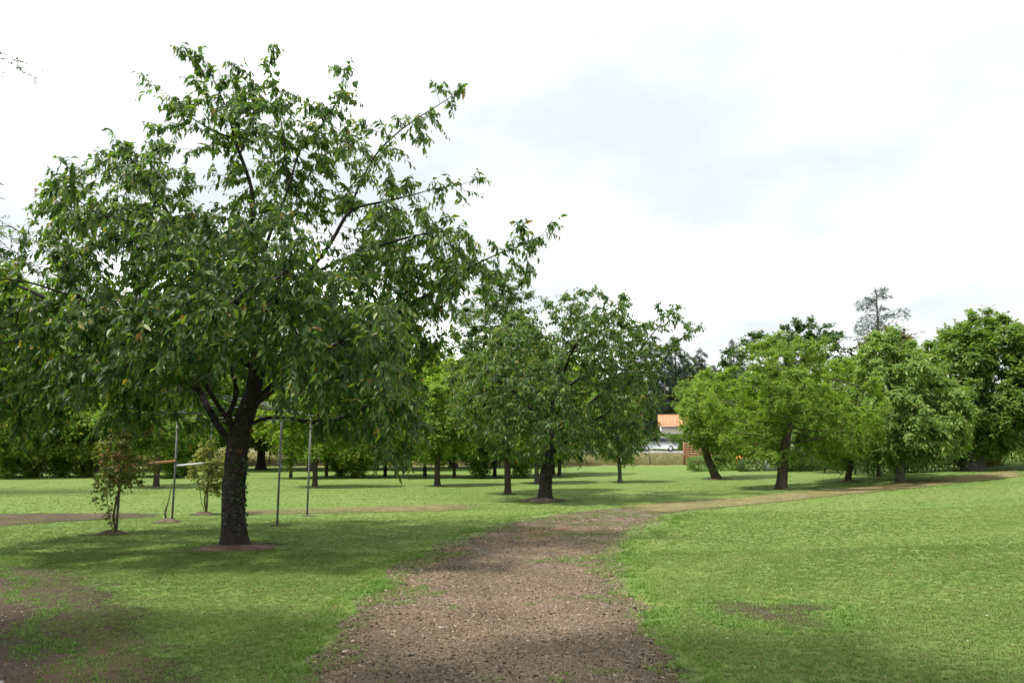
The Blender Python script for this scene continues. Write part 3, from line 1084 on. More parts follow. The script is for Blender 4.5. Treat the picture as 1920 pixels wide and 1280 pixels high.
# litter: chips, pebbles, dead leaves on bare ground
def chip(seed):
    g = np.random.default_rng(seed)
    a = np.sort(g.random(5)) * 6.28
    r = g.uniform(0.6, 1.0, 5)
    el = g.uniform(0.35, 1.0)
    top = np.stack([np.cos(a) * r, np.sin(a) * r * el, np.full(5, 0.22) + g.normal(0, 0.12, 5)], 1)
    bot = top * np.array([1.05, 1.05, 0]) + np.array([0, 0, -0.15])
    V = np.concatenate([top, bot, [[0, 0, 0.34]]]) * 0.012
    T = []
    for k in range(5):
        j = (k + 1) % 5
        T += [(k, j, 10), (k + 5, j + 5, j), (k + 5, j, k)]
    return V, T
n = 90000
y = np.sqrt(g.uniform(4.4 ** 2, 21 ** 2, n)); x = g.uniform(-1, 1, n) * (0.69 * y + 0.6)
xb, yb = np.r_[g.uniform(-2.4, 3.2, 100000), g.uniform(-2.2, 2.4, 120000), g.uniform(-9, -2, 50000)], np.r_[g.uniform(4.3, 4.3 + 13.0, 100000), 4.3 + 9.5 * g.beta(1.0, 1.8, 120000), g.uniform(4.3, 11, 50000)]
x, y = np.r_[x, xb], np.r_[y, yb]
b = fields(x, y)
keep = (b > 0.85) & (g.random(len(x)) < 0.9 - 0.03 * y)
keep |= (b <= 0.85) & (g.random(len(x)) < 0.004)
x, y, b = x[keep], y[keep], b[keep]
k = len(x)
pal = np.array([(0.100, 0.071, 0.048), (0.185, 0.138, 0.092), (0.32, 0.255, 0.19), (0.22, 0.165, 0.115), (0.42, 0.39, 0.35), (0.024, 0.017, 0.012), (0.33, 0.33, 0.33)])
c = pal[g.choice(7, k, p=[.30, .32, .11, .11, .006, .15, .004])] * g.uniform(0.7, 1.2, (k, 1))
scatter('path_litter', [chip(k_) for k_ in range(7)], np.stack([x, y, terrain(x, y) + 0.010], 1), g.random(k) * 6.28, g.normal(0, 0.25, (k, 2)),
        np.exp(g.normal(-0.72, 0.5, k)) * (0.9 + 0.02 * y), c, M_CHIP, 'brown wood chips, pebbles and dead leaves strewn over the dirt path')

n = 420
x, y = grass_points(n, 4.6, 16, g)
ok = fields(x, y) < 0.2
x, y = x[ok], y[ok]
n = len(x)
cw = np.where(g.random((n, 1)) < 0.75, np.array([[0.55, 0.55, 0.50]]), np.array([[0.55, 0.42, 0.05]]))
scatter('lawn_flowers', [chip(50), chip(51)], np.stack([x, y, terrain(x, y) + 0.022], 1), g.random(n) * 6.28, g.normal(0, .3, (n, 2)), g.uniform(.4, .8, n), cw, M_CHIP, 'tiny white and yellow flowers dotted in the near grass')

# ================================================================== MAIN CHERRY
def lp(pts, base):
    """limb traced as (px, py, depth offset) on the tree's own plane"""
    return [np.array(at(px, py, base.y + dy) - base) for px, py, dy in pts]

rows1 = pxrows([(120, 345, 392), (160, 325, 430), (190, 300, 560), (215, 290, 660), (250, 275, 730), (290, 255, 765), (335, 205, 775), (375, 105, 770), (415, 10, 800), (455, -85, 900),
                (500, -120, 945), (560, -140, 930), (620, -140, 890), (680, -130, 830), (740, -110, 800), (800, -60, 790)], T1.y, T1)
env1 = Env(rows1, 0.85, 3.5, void=(2.6, 0.5), yoff=0.1, reject=lambda p: ((np.abs(p[:, 0] - 0.15) < 1.0) & (p[:, 2] < 2.75)) | (rng.random(len(p)) < 0.50 * sstep(4.3, 5.6, p[:, 2])))
trunk1 = lp([(441, 1024, 0), (438, 960, 0), (440, 900, 0), (443, 850, 0), (447, 810, 0), (466, 765, 0), (478, 720, 0), (486, 680, 0), (490, 620, 0.1), (486, 540, 0.2), (500, 450, 0.3), (540, 360, 0.3), (560, 280, 0.4), (600, 215, 0.4)], T1)
limbs1 = [
    lp([(440, 812, 0), (424, 790, -.05), (414, 765, -.15), (396, 742, -.3), (380, 705, -.6), (340, 660, -1.0), (260, 610, -1.5)], T1),
    lp([(432, 838, 0), (410, 800, .1), (388, 760, .2), (372, 725, .4), (330, 690, .8), (240, 650, 1.2), (110, 600, 1.5)], T1),
    lp([(424, 790, -.05), (440, 755, -.2), (450, 735, -.3), (430, 680, -.8), (400, 600, -1.4), (380, 520, -1.9)], T1),
    lp([(466, 765, 0), (500, 745, -.1), (530, 715, -.3), (570, 680, -.7), (640, 640, -1.3), (700, 600, -1.7)], T1),
    lp([(458, 800, 0), (500, 776, 0), (545, 785, .0), (600, 796, .0), (660, 780, -.1), (720, 740, -.3), (770, 700, -.5)], T1),
    lp([(470, 750, 0), (505, 730, .4), (540, 690, .8), (600, 640, 1.4), (700, 600, 2.0)], T1),
    lp([(485, 682, 0), (560, 664, .2), (660, 640, .3), (740, 590, .3), (820, 540, .3), (900, 490, .2), (960, 465, .1), (1010, 450, 0)], T1),
    lp([(485, 690, 0), (420, 662, -.2), (320, 640, -.3), (200, 600, -.4), (90, 560, -.4), (0, 520, -.3)], T1),
    lp([(490, 620, .1), (440, 560, 0), (370, 470, -.2), (300, 380, -.4), (250, 300, -.6), (215, 255, -.7)], T1),
    lp([(486, 545, .2), (470, 450, .1), (478, 360, 0), (440, 265, -.1), (425, 200, -.1), (400, 150, -.1), (372, 88, -.1)], T1),
    lp([(490, 590, .1), (570, 520, .2), (620, 460, .2), (655, 390, .1), (700, 290, 0), (760, 235, 0), (810, 205, -.1), (852, 178, -.1)], T1),
    lp([(655, 390, .1), (740, 375, .3), (820, 352, .3), (880, 345, .3)], T1),
    lp([(560, 280, .4), (620, 220, .3), (645, 160, .3), (648, 122, .3)], T1),
    lp([(450, 290, -.1), (480, 210, .3), (470, 135, .4)], T1),
    lp([(540, 360, .3), (530, 240, .5), (515, 160, .6)], T1),
    lp([(440, 265, -.1), (350, 220, -.3), (300, 160, -.4)], T1),
    lp([(440, 560, 0), (340, 480, .5), (200, 400, 1.0), (80, 380, 1.2)], T1),
    lp([(488, 600, .1), (470, 520, 1.2), (440, 450, 2.2)], T1),
    lp([(488, 640, .1), (520, 560, -1.2), (540, 500, -2.4)], T1),
    lp([(570, 520, .2), (680, 470, -.4), (780, 440, -.6), (860, 430, -.6)], T1),
]
cherry = make_tree('cherry_tree', T1, 'large cherry tree with dark forked trunk and drooping leaves, nearest the dirt path', 'tree', 'cherry trees on the lawn',
                   env1, trunk1, limbs1, r0=0.168, rtip=0.0035, natt=4300, step=0.14, kill=0.20, infl=1.1, nshoot=10000, per=5.6, slen=0.28, L=0.145, wr=0.41, droop=1.35, zbias=(4.7, 0.15),
                   spread=0.5, rleaf=0.011, detail=True, lmat=L_CHERRY, bmat=B_CHERRY, clump=0.95, cscale=0.95, shell=0.5, twigs=True, seed=11, flare=0.5, limb_parts=10, single=300,
                   extra_att=np.concatenate([np.array([np.array(at(rng.uniform(690, 790), rng.uniform(690, 860), T1.y + rng.uniform(-.9, .3)) - T1) for _ in range(170)])]
                                            + [np.array([np.array(at(rng.uniform(60, 420), rng.uniform(540, 740), T1.y - rng.uniform(1.2, 3.2)) - T1) for _ in range(420)])]
                                            + [np.array([np.array(at(rng.uniform(540, 760), rng.uniform(560, 730), T1.y - rng.uniform(1.0, 3.0)) - T1) for _ in range(240)])]
                                            + [resample(lm, 0.05)[-30:] + rng.normal(0, .22, (30, 3)) for lm in limbs1 if lm[-1][2] > 4.2]),
                   trim=lambda p: ~((np.abs(p[:, 0] - 0.12) < 0.72) & (p[:, 2] < 2.48)) & ~((np.hypot(p[:, 0], p[:, 1]) < 1.4) & (p[:, 2] < 2.35)))

def ivy(parent, P0, axis_pts, r, n, side, seed, mat):
    g = np.random.default_rng(seed)
    a = np.asarray(axis_pts)
    t = g.random(n) ** 1.2 * (len(a) - 1)
    i = np.minimum(t.astype(int), len(a) - 2)
    c = a[i] + (a[i + 1] - a[i]) * (t - i)[:, None]
    th = side + g.normal(0, 0.45, n)
    o = np.stack([np.cos(th), np.sin(th), np.zeros(n)], 1)
    A = dict(pos=c + o * (r + g.uniform(0.0, 0.03, n))[:, None], d=unit(g.normal(0, 0.4, (n, 3)) + np.array([0, 0, -0.8]) + 0.3 * o), n=unit(o + g.normal(0, .3, (n, 3))),
             L=g.uniform(0.035, 0.07, n), tint=g.random(n))
    A['n'] = unit(A['n'] - A['d'] * (A['n'] * A['d']).sum(1)[:, None])
    v, t_, ti = leaf_verts(A, 0.85, True)
    o_ = mobj('ivy', npmesh('ivy', v, tris=t_, attrs={'tint': ti}), mat, parent)
    o_['kind'] = 'stuff'
ivy(cherry, T1, [p for p in trunk1[:4]], 0.158, 230, R(-25), 3, L_IVY)

def scar(px, py, r):
    p = np.array(at(px, py, T1.y - 0.165) - T1)
    a = np.arange(12) / 12 * 6.283
    rim = np.stack([np.cos(a) * r, 0.05 + 0 * a, np.sin(a) * r * 1.2], 1)
    mid = np.stack([np.cos(a) * r * 0.8, -0.02 + 0 * a, np.sin(a) * r * 0.95], 1)
    V = np.concatenate([rim, mid, [[0, -0.005, 0]]]) + p
    Q = [(k, (k + 1) % 12, 12 + (k + 1) % 12, 12 + k) for k in range(12)]
    T = [(12 + k, 12 + (k + 1) % 12, 24) for k in range(12)]
    o = mobj('pruning_scar', npmesh('pruning_scar', V, tris=T, quads=Q, smooth=True), M_SCAR, cherry)
scar(449, 846, 0.036)
scar(470, 808, 0.03)

# ================================================================== SECOND CHERRY AND MIDDLE TREES
rows2 = pxrows([(538, 1060, 1100), (552, 1030, 1195), (575, 1000, 1265), (605, 960, 1290), (635, 900, 1300), (680, 865, 1265), (730, 850, 1255), (780, 850, 1250), (820, 870, 1235), (850, 920, 1190)], T2.y, T2)
env2 = Env(rows2, 0.9, 3.6, void=(1.8, 0.45))
trunk2 = lp([(1022, 940, 0), (1023, 900, 0), (1026, 865, 0), (1030, 835, 0), (1035, 800, 0), (1040, 740, .1), (1050, 670, .2), (1065, 600, .2), (1080, 550, .2)], T2)
limbs2 = [
    lp([(1030, 855, 0), (1055, 835, 0), (1075, 815, -.1), (1110, 790, -.2), (1160, 760, -.4)], T2),
    lp([(1035, 810, 0), (1070, 780, .2), (1110, 755, .3), (1145, 720, .4), (1190, 670, .5), (1235, 610, .4), (1270, 575, .3)], T2),
    lp([(1145, 720, .4), (1220, 680, .4), (1270, 640, .3), (1310, 612, .2)], T2),
    lp([(1033, 820, 0), (1010, 780, -.3), (960, 730, -.8), (900, 690, -1.0)], T2),
    lp([(1036, 790, 0), (1000, 730, .6), (940, 670, 1.2)], T2),
    lp([(1040, 740, .1), (1060, 690, -1.0), (1080, 640, -1.8)], T2),
    lp([(1050, 670, .2), (1120, 620, .3), (1165, 555, .3)], T2),
    lp([(1048, 690, .2), (1000, 620, .4), (960, 580, .4)], T2),
    lp([(1040, 740, .1), (1100, 700, 1.4), (1140, 670, 2.2)], T2),
]
make_tree('cherry_tree', T2, 'cherry tree with a leaning thick trunk at the bend of the dirt path', 'tree', 'cherry trees on the lawn',
          env2, trunk2, limbs2, r0=0.165, rtip=0.004, natt=3200, step=0.18, kill=0.27, infl=1.4, nshoot=5300, per=5.5, slen=0.27, L=0.14, wr=0.40, droop=1.2, spread=0.5,
          rleaf=0.012, detail=True, lmat=L_CHERRY, bmat=B_CHERRY, clump=0.85, cscale=0.95, shell=0.5, seed=12, flare=0.55, limb_parts=5)

def simple(name, px, py, label, rows, lmat, bmat, r0, seed, group=None, lean=(0, 0), ratio=0.95, bmax=5, tb=None, **kw):
    b = gnd(px, py)
    rr = pxrows(rows, b.y, b)
    env = Env(rr, ratio, bmax)
    ztop, zbot = max(r[0] for r in rr), min(r[0] for r in rr)
    cx = np.mean([(r[1] + r[2]) / 2 for r in rr])
    th = zbot * 0.9 + 0.1 if tb is None else tb
    g = np.random.default_rng(seed)
    tr = [np.zeros(3), np.array([lean[0] * 0.5, lean[1] * 0.5, th * 0.5]), np.array([lean[0], lean[1], th])]
    tr += [np.array([lean[0] + (cx - lean[0]) * f + g.normal(0, .1), lean[1] + g.normal(0, .1), th + (ztop * 0.82 - th) * f]) for f in (0.3, 0.6, 1.0)]
    args = dict(clump=0.85, cscale=1.2, upshoot=0.35, flare=0.3, natt=1300, step=0.24, kill=0.36, infl=2.2, nshoot=5200, per=6, slen=0.32, L=0.13, wr=0.5, droop=0.55, spread=0.7, rleaf=0.016, rtip=0.006)
    args.update(kw)
    return make_tree(name, b, label, 'tree', group, env, tr, (), r0=r0, lmat=lmat, bmat=bmat, seed=seed, **args)

simple('cherry_tree', 952, 926, 'slim cherry tree just left of and behind the one at the path bend',
       [(498, 950, 975), (515, 915, 985), (545, 880, 1000), (600, 850, 1020), (680, 825, 1030), (760, 830, 1020), (820, 870, 1000), (848, 905, 985)], L_CHERRY, B_BROWN, 0.10, 31, 'cherry trees on the lawn', droop=0.9, L=0.12, wr=0.42, nshoot=5200)
simple('young_tree', 820, 911, 'small round tree with a short dark trunk, left of the slim cherry', [(690, 790, 850), (720, 765, 875), (770, 745, 890), (820, 745, 890), (855, 770, 865)], L_LIGHT, B_BROWN, 0.10, 32, 'young trees on the lawn', nshoot=4200)
simple('young_tree', 590, 913, 'leafy round tree with dark trunk just right of the right-hand pergola posts', [(690, 560, 640), (720, 530, 665), (770, 510, 690), (815, 505, 700), (845, 530, 670)], L_LIGHT, B_BROWN, 0.09, 33, 'young trees on the lawn', nshoot=4600)
simple('young_tree', 293, 913, 'dark trunked round tree behind the middle pergola post on the left', [(670, 240, 330), (710, 205, 365), (760, 190, 380), (810, 190, 385), (838, 220, 360)], L_MID, B_BROWN, 0.10, 34, 'young trees on the lawn', nshoot=4600)
simple('young_tree', 1007, 906, 'tree with a pale grey trunk right behind the cherry at the path bend', [(690, 960, 1030), (730, 930, 1060), (790, 925, 1075), (835, 945, 1060), (855, 975, 1035)], L_LIGHT, B_GREY, 0.085, 35, 'young trees on the lawn', nshoot=3800)
simple('young_tree', 1162, 904, 'slender young tree standing alone right of the cherry at the path bend', [(720, 1120, 1190), (760, 1100, 1215), (810, 1095, 1225), (850, 1120, 1205), (862, 1140, 1185)], L_PALE, B_GREY, 0.07, 36, 'young trees on the lawn', nshoot=2400)

# ================================================================== RIGHT-HAND TREES
GR = 'trees in the right-hand group'
simple('fruit_tree', 1345, 898, 'ivy-stemmed leaning tree beside the clipped round bush', [(690, 1330, 1390), (720, 1290, 1410), (770, 1272, 1420), (815, 1280, 1415), (846, 1315, 1405)], L_LIGHT, B_BROWN, 0.15, 41, GR, lean=(-0.5, 0.1), tb=1.1, nshoot=5200, L=0.10, kill=0.3)
simple('fruit_tree', 1465, 917, 'bright green feathery tree with a dark trunk, nearest of the right-hand trees', [(618, 1450, 1490), (645, 1405, 1560), (680, 1360, 1610), (720, 1330, 1640), (770, 1320, 1650), (815, 1340, 1640), (858, 1380, 1610)],
       L_LIGHT, B_BROWN, 0.15, 42, GR, lean=(0.12, 0), nshoot=11000, L=0.085, natt=2400, kill=0.26, step=0.18, per=7, slen=0.25)
simple('fruit_tree', 1589, 902, 'low spreading light green tree with a thin leaning trunk, between two larger ones', [(670, 1560, 1640), (710, 1520, 1690), (770, 1500, 1710), (820, 1495, 1705), (862, 1525, 1675)], L_LIGHT, B_BROWN, 0.10, 43, GR, lean=(0.2, 0), nshoot=6500, L=0.095, kill=0.3)
simple('fruit_tree', 1688, 904, 'pale green tree with a smooth grey trunk and drooping leaves', [(618, 1640, 1690), (650, 1615, 1720), (700, 1600, 1770), (750, 1595, 1810), (800, 1600, 1815), (845, 1620, 1790), (862, 1660, 1760)], L_PALE, B_GREY, 0.13, 44, GR, nshoot=8200, L=0.15, wr=0.42, droop=1.0, natt=1700)
simple('fruit_tree', 1648, 893, 'thin-stemmed small tree in the shade behind the pale grey-trunked tree', [(770, 1610, 1680), (810, 1600, 1700), (850, 1615, 1680)], L_LIGHT, B_BROWN, 0.07, 45, GR, nshoot=1800, natt=700)
simple('broad_tree', 1826, 882, 'big dense tree with a thick dark trunk at the right edge', [(578, 1825, 1870), (600, 1790, 1900), (640, 1742, 1940), (700, 1718, 1985), (760, 1722, 2000), (810, 1770, 1985), (845, 1790, 1960)], L_MID, B_GREY, 0.34, 46, GR, nshoot=10500, L=0.17, wr=0.5, natt=2200, slen=0.4, kill=0.34)

def placed(name, px, Yd, label, rows, lmat, bmat, r0, seed, group=None, **kw):
    """tree whose foot is hidden: depth given, foot on the terrain"""
    p = at(px, 850, Yd)
    b = Vector((p.x, p.y, tz(p.x, p.y)))
    rr = pxrows(rows, Yd, b)
    env = Env(rr, 0.9, 6)
    ztop, zbot = max(r[0] for r in rr), min(r[0] for r in rr)
    cx = np.mean([(r[1] + r[2]) / 2 for r in rr])
    tr = [np.zeros(3), np.array([cx * .2, 0, zbot * .7]), np.array([cx * .7, 0, zbot + (ztop - zbot) * .35]), np.array([cx, 0, zbot + (ztop - zbot) * .8])]
    args = dict(natt=1300, step=0.35, kill=0.5, infl=3, nshoot=5200, per=6, slen=0.5, L=0.22, wr=0.55, droop=0.5, spread=0.8, rleaf=0.03, rtip=0.009)
    args.update(kw)
    return make_tree(name, b, label, 'tree', group, env, tr, (), r0=r0, lmat=lmat, bmat=bmat, seed=seed, **args)
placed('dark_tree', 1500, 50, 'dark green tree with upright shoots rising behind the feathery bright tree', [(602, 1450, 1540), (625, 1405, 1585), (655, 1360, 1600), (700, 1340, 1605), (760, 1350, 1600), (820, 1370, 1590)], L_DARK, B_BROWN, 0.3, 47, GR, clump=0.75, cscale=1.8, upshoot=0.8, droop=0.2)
placed('copper_tree', 1672, 48, 'bronze-green tree just below the blue cedar top', [(612, 1650, 1695), (640, 1610, 1715), (690, 1590, 1725), (760, 1590, 1730), (820, 1600, 1720)], L_COPPER, B_BROWN, 0.25, 48, GR)
placed('broad_tree', 1290, 75, 'mid green rounded tree left of the leaning tree, above the wooden fence', [(700, 1300, 1350), (720, 1270, 1380), (760, 1262, 1400), (800, 1285, 1400), (830, 1300, 1390)], L_MID, B_BROWN, 0.2, 49, GR, nshoot=4200)

# ------------------------------------------------------------------ cedars
def cedar(name, base, H, rmax, label, cat, group, mat, seed, zlow=0.12, nl=46, rise=0.35, dens=1.0, lneedle=0.20, extra=(), ex=0.75, fp=1.0):
    g = np.random.default_rng(seed)
    root = empty(name, base, label, cat, group)
    lean = g.normal(0, 0.02, 2)
    pts = np.array([[lean[0] * z, lean[1] * z, z] for z in np.linspace(-0.05, H, 14)])
    v, q, _ = tube(pts, np.linspace(H * 0.022, 0.02, 14), 9)
    mobj('trunk', npmesh('trunk', v, quads=q, smooth=True), B_GREY, root)
    W, pos, d, n, L, ti = [], [], [], [], [], []
    specs = []
    for k in range(nl):
        f = (k + g.random()) / nl
        f = f ** fp
        z = H * (zlow + (0.985 - zlow) * f)
        l = rmax * (1 - f) ** ex * g.uniform(0.6, 1.1) + 0.35
        specs.append((z, g.random() * 6.28 + k * 2.4, l))
    specs += list(extra)
    for z, a, l in specs:
        o = np.array([math.cos(a), math.sin(a), 0])
        t = np.linspace(0, 1, 9)
        rz = rise * g.uniform(0.4, 1.4)
        br = np.array([0, 0, z]) + t[:, None] * o * l + np.array([0, 0, 1.0]) * (l * (rz * t - 0.32 * t ** 2.5))[:, None] + g.normal(0, 0.02 * l, (9, 3)) * t[:, None]
        vv, qq, _ = tube(br, np.linspace(0.012 * l + 0.012, 0.006, 9), 4)
        W.append((1, vv, qq))
        nb = int(4 + l * 4.5 * dens)
        for b in range(nb):
            f = g.uniform(0.15, 1.0)
            i = min(int(f * 8), 7)
            c = br[i] + (br[i + 1] - br[i]) * (f * 8 - i)
            s = g.choice([-1, 1])
            pd = np.array([-o[1], o[0], 0]) * s
            bd = unit(0.65 * pd + 0.75 * o + np.array([0, 0, g.normal(-0.15, 0.22)]))
            bl = l * 0.28 * (1.15 - 0.6 * f) * g.uniform(0.5, 1.2) + 0.15
            m = int(6 + bl * 22 * dens)
            tt = g.random(m)
            pp = c + bd * (tt * bl)[:, None] + np.array([0, 0, -0.25 * bl]) * (tt ** 2)[:, None]
            pos.append(pp)
            d.append(unit(bd * 0.8 + g.normal(0, 0.55, (m, 3))))
            n.append(unit(g.normal(0, 0.6, (m, 3)) + np.array([0, 0, 0.8])))
            L.append(lneedle * g.uniform(0.6, 1.2, m))
            ti.append(np.clip(g.normal(0.5, 0.25, m), 0, 1))
    v, q = join(W)
    mobj('branches', npmesh('branches', v, quads=q, smooth=True), B_GREY, root)
    A = dict(pos=np.concatenate(pos), d=np.concatenate(d), n=np.concatenate(n), L=np.concatenate(L), tint=np.concatenate(ti))
    A['n'] = unit(A['n'] - A['d'] * (A['n'] * A['d']).sum(1)[:, None])
    v, t, tt = leaf_verts(A, 0.16, False)
    c = mobj('crown', npmesh('crown', v, tris=t, attrs={'tint': tt}), mat, root)
    c['kind'] = 'stuff'
    return root
def foot(px, Yd):
    p = at(px, 850, Yd)
    return Vector((p.x, p.y, tz(p.x, p.y)))
b = foot(1662, 62)
Hc = at(1657, 540, 62).z - b.z
cedar('blue_cedar', b, Hc, 5.2, 'blue-grey cedar whose open top rises above the right-hand trees', 'tree', 'blue cedars', L_BLUE, 51, nl=70, rise=0.85, dens=0.65, lneedle=0.32, ex=0.8, fp=0.7)
b = foot(-330, 25)
cedar('blue_cedar', b, 15.4, 4.6, 'tall blue cedar at the left edge, its branch tips reaching in', 'tree', 'blue cedars', L_BLUE, 52, zlow=0.1, nl=52, rise=0.3, dens=0.9, lneedle=0.2,
      extra=((13.7, 0.0, 5.1), (8.3, -0.05, 6.3), (8.0, 0.1, 6.1), (4.6, -0.05, 6.2)))
b = foot(2075, 31)
cedar('blue_cedar', b, 8.3, 4.6, 'blue cedar reaching in with a pale branch at the right edge', 'tree', 'blue cedars', L_BLUE, 53, zlow=0.15, nl=34, rise=0.3, dens=1.0, lneedle=0.2,
      extra=((4.1, math.pi - 0.1, 4.2), (3.4, math.pi + 0.25, 4.3)))

# ------------------------------------------------------------------ orchard and background trees from a few kinds
def proto(name, label, group, rows, lmat, bmat, r0, seed, **kw):
    env = Env(rows, 0.95, 9)
    ztop, zbot = max(r[0] for r in rows), min(r[0] for r in rows)
    tr = [np.zeros(3), np.array([0.03, 0, zbot * .6]), np.array([-0.05, .05, zbot + (ztop - zbot) * .3]), np.array([0.05, 0, zbot + (ztop - zbot) * .8])]
    args = dict(natt=1100, step=0.3, kill=0.42, infl=3, nshoot=4200, per=6, slen=0.4, L=0.16, wr=0.55, droop=0.5, spread=0.8, rleaf=0.025, rtip=0.008, clump=0.8)
    args.update(kw)
    return make_tree(name, Vector((0, 0, 0)), label, 'tree', group, env, tr, kw.get('limbs', ()), r0=r0, lmat=lmat, bmat=bmat, seed=seed, **{k: v for k, v in args.items() if k != 'limbs'})

def sprouts(seed, n, h):
    g = np.random.default_rng(seed)
    o = []
    for k in range(n):
        a = g.random() * 6.28
        r = g.uniform(0.05, 0.25)
        o.append([np.array([0, 0, 0.05]), np.array([math.cos(a) * r, math.sin(a) * r, 0.3]), np.array([math.cos(a) * (r + 0.35), math.sin(a) * (r + 0.35), h])])
    return o
ORCH = 'orchard trees in the row along the far lawn edge'
HAZ = 'multi-stemmed shrubs in the row along the far lawn edge'
orch = proto('orchard_tree', 'x', ORCH, [(0.9, -0.9, 0.9), (1.6, -1.9, 1.9), (2.8, -2.3, 2.3), (3.9, -1.9, 2.0), (4.8, -1.1, 1.0), (5.4, -0.3, 0.4)], L_LIGHT, B_BROWN, 0.075, 61, nshoot=3300, clump=0.95, flare=0.25)
orch2 = proto('orchard_tree', 'x', ORCH, [(1.0, -0.7, 0.9), (1.9, -1.6, 1.7), (3.0, -1.9, 2.2), (4.4, -1.4, 1.6), (5.6, -0.4, 0.5)], L_YEL, B_BROWN, 0.07, 62, nshoot=3000, clump=0.95, flare=0.25)
haz = proto('hazel_shrub', 'x', HAZ, [(0.7, -0.6, 0.5), (1.2, -1.2, 1.1), (2.0, -1.6, 1.6), (3.2, -1.4, 1.4), (4.2, -0.4, 0.5)], L_LIGHT, B_BROWN, 0.05, 63, nshoot=2500, clump=1.0, cscale=0.9, limbs=sprouts(5, 6, 1.4))
haz2 = proto('hazel_shrub', 'x', HAZ, [(0.55, -0.6, 0.5), (1.0, -1.2, 1.2), (1.8, -1.6, 1.5), (2.7, -1.2, 1.3), (3.5, -0.4, 0.4)], L_YEL, B_BROWN, 0.05, 64, nshoot=2300, clump=1.0, cscale=0.9, limbs=sprouts(9, 6, 1.2))
first = {}
def put(src, key, px, py, sc, label, group=None, rz=None):
    p = gnd(px, py)
    rz = random.random() * 6.28 if rz is None else rz
    if key not in first:
        first[key] = 1
        src.location = p; src.rotation_euler = (0, 0, rz); src.scale = (sc, sc, sc); src['label'] = label
        if group: src['group'] = group
        return src
    return copy_tree(src, p, rz, sc, label, group)
put(orch, 'o1', 612, 894, 1.0, 'tree with twin dark stems seen between the right-hand pergola posts and the round tree')
put(orch, 'o1', 722, 893, 1.0, 'small forked tree under the lowest hanging branch of the large cherry')
put(orch2, 'o2', 545, 896, 0.95, 'low branched tree seen between the two right-hand pergola posts')
put(orch2, 'o2', 742, 896, 0.9, 'thin reddish stem right of the small forked tree under the hanging branch')
put(orch, 'o1', 797, 894, 1.05, 'thin tree just left of the small round tree')
put(orch2, 'o2', 852, 895, 1.0, 'thin tree just right of the small round tree')
put(haz, 'h1', 900, 896, 1.05, 'bushy shrub left of the slim cherry trunk')
put(orch, 'o1', 928, 893, 1.1, 'thin stemmed tree right beside the slim cherry trunk on its left')
put(haz, 'h1', 977, 896, 1.0, 'bushy shrub between the slim cherry trunk and the pale grey trunk')
put(orch, 'o1', 1038, 890, 1.0, 'thin dark-stemmed tree right of the thick leaning cherry trunk, left of a pair')
put(orch, 'o1', 1049, 892, 1.1, 'thin dark-stemmed tree right of the thick leaning cherry trunk, right of a pair')
put(haz2, 'h2', 668, 896, 0.9, 'pale many-stemmed shrub behind the lawn right of the round tree by the posts')
put(haz, 'h1', 640, 893, 0.9, 'green many-stemmed shrub just behind the round tree by the right-hand posts')
put(haz2, 'h2', 350, 893, 1.0, 'yellow-green shrub seen behind the far left pergola post')
put(haz, 'h1', 325, 896, 0.95, 'dark green shrub seen between the middle and far left pergola posts')
put(haz, 'h1', 15, 896, 1.2, 'shrub at the far left edge, leftmost of the lawn-edge row')
put(haz2, 'h2', 62, 895, 1.05, 'light shrub second from the left edge in the lawn-edge row')
put(haz, 'h1', 112, 894, 1.15, 'shrub third from the left edge in the lawn-edge row')
put(haz2, 'h2', 160, 894, 1.1, 'pale yellowish shrub behind the red-leaved climbing rose, on its left')
put(haz, 'h1', 232, 894, 1.1, 'shrub right behind the red-leaved climbing rose')
put(haz, 'h1', -60, 895, 1.2, 'shrub just outside the left edge in the lawn-edge row')

WOODL = 'tall trees of the wood behind the lawn'
big1 = proto('wood_tree', 'x', WOODL, [(2.0, -2.2, 2.2), (3.2, -3.6, 3.5), (5.5, -3.9, 4.0), (8, -3.2, 3.3), (10, -1.8, 2.0), (11, -0.5, 0.6)], L_LIGHT, B_BROWN, 0.3, 71, step=0.45, kill=0.65, nshoot=6000, slen=0.6, L=0.26)
big2 = proto('wood_tree', 'x', WOODL, [(1.7, -2.0, 2.2), (2.8, -3.2, 3.3), (5, -3.5, 3.4), (7.2, -2.6, 2.4), (9, -0.6, 0.8)], L_YEL, B_BROWN, 0.28, 72, step=0.45, kill=0.65, nshoot=6000, slen=0.6, L=0.24)
lt = 'tall leafy tree of the wood closing the view behind the far lawn edge'
wood = [(-60, 45, 1.10, 0), (70, 50, 1.0, 1), (190, 47, 0.95, 0), (300, 52, 0.95, 1), (400, 48, 0.85, 0), (490, 52, 0.85, 1), (585, 49, 0.82, 0), (680, 53, 0.85, 1), (765, 50, 0.78, 0), (850, 54, 0.85, 1), (930, 56, 0.80, 0), (1005, 58, 0.75, 0), (-190, 48, 1.1, 1),
        (20, 58, 1.15, 0), (245, 60, 1.1, 1), (450, 60, 1.0, 0), (640, 62, 1.0, 1), (820, 64, 0.95, 0), (1075, 84, 1.0, 0), (1140, 95, 0.9, 1), (980, 80, 1.15, 0), (890, 78, 1.1, 1)]
for k, (px, Yd, s, ty) in enumerate(wood):
    f = foot(px, Yd)
    src, key = ((big1, 'b1'), (big2, 'b2'))[ty]
    rz = random.random() * 6.28
    s *= random.uniform(0.92, 1.08)
    if key not in first:
        first[key] = 1
        src.location = f; src.rotation_euler = (0, 0, rz); src.scale = (s, s, s); src['label'] = lt
    else:
        copy_tree(src, f, rz, s, lt)

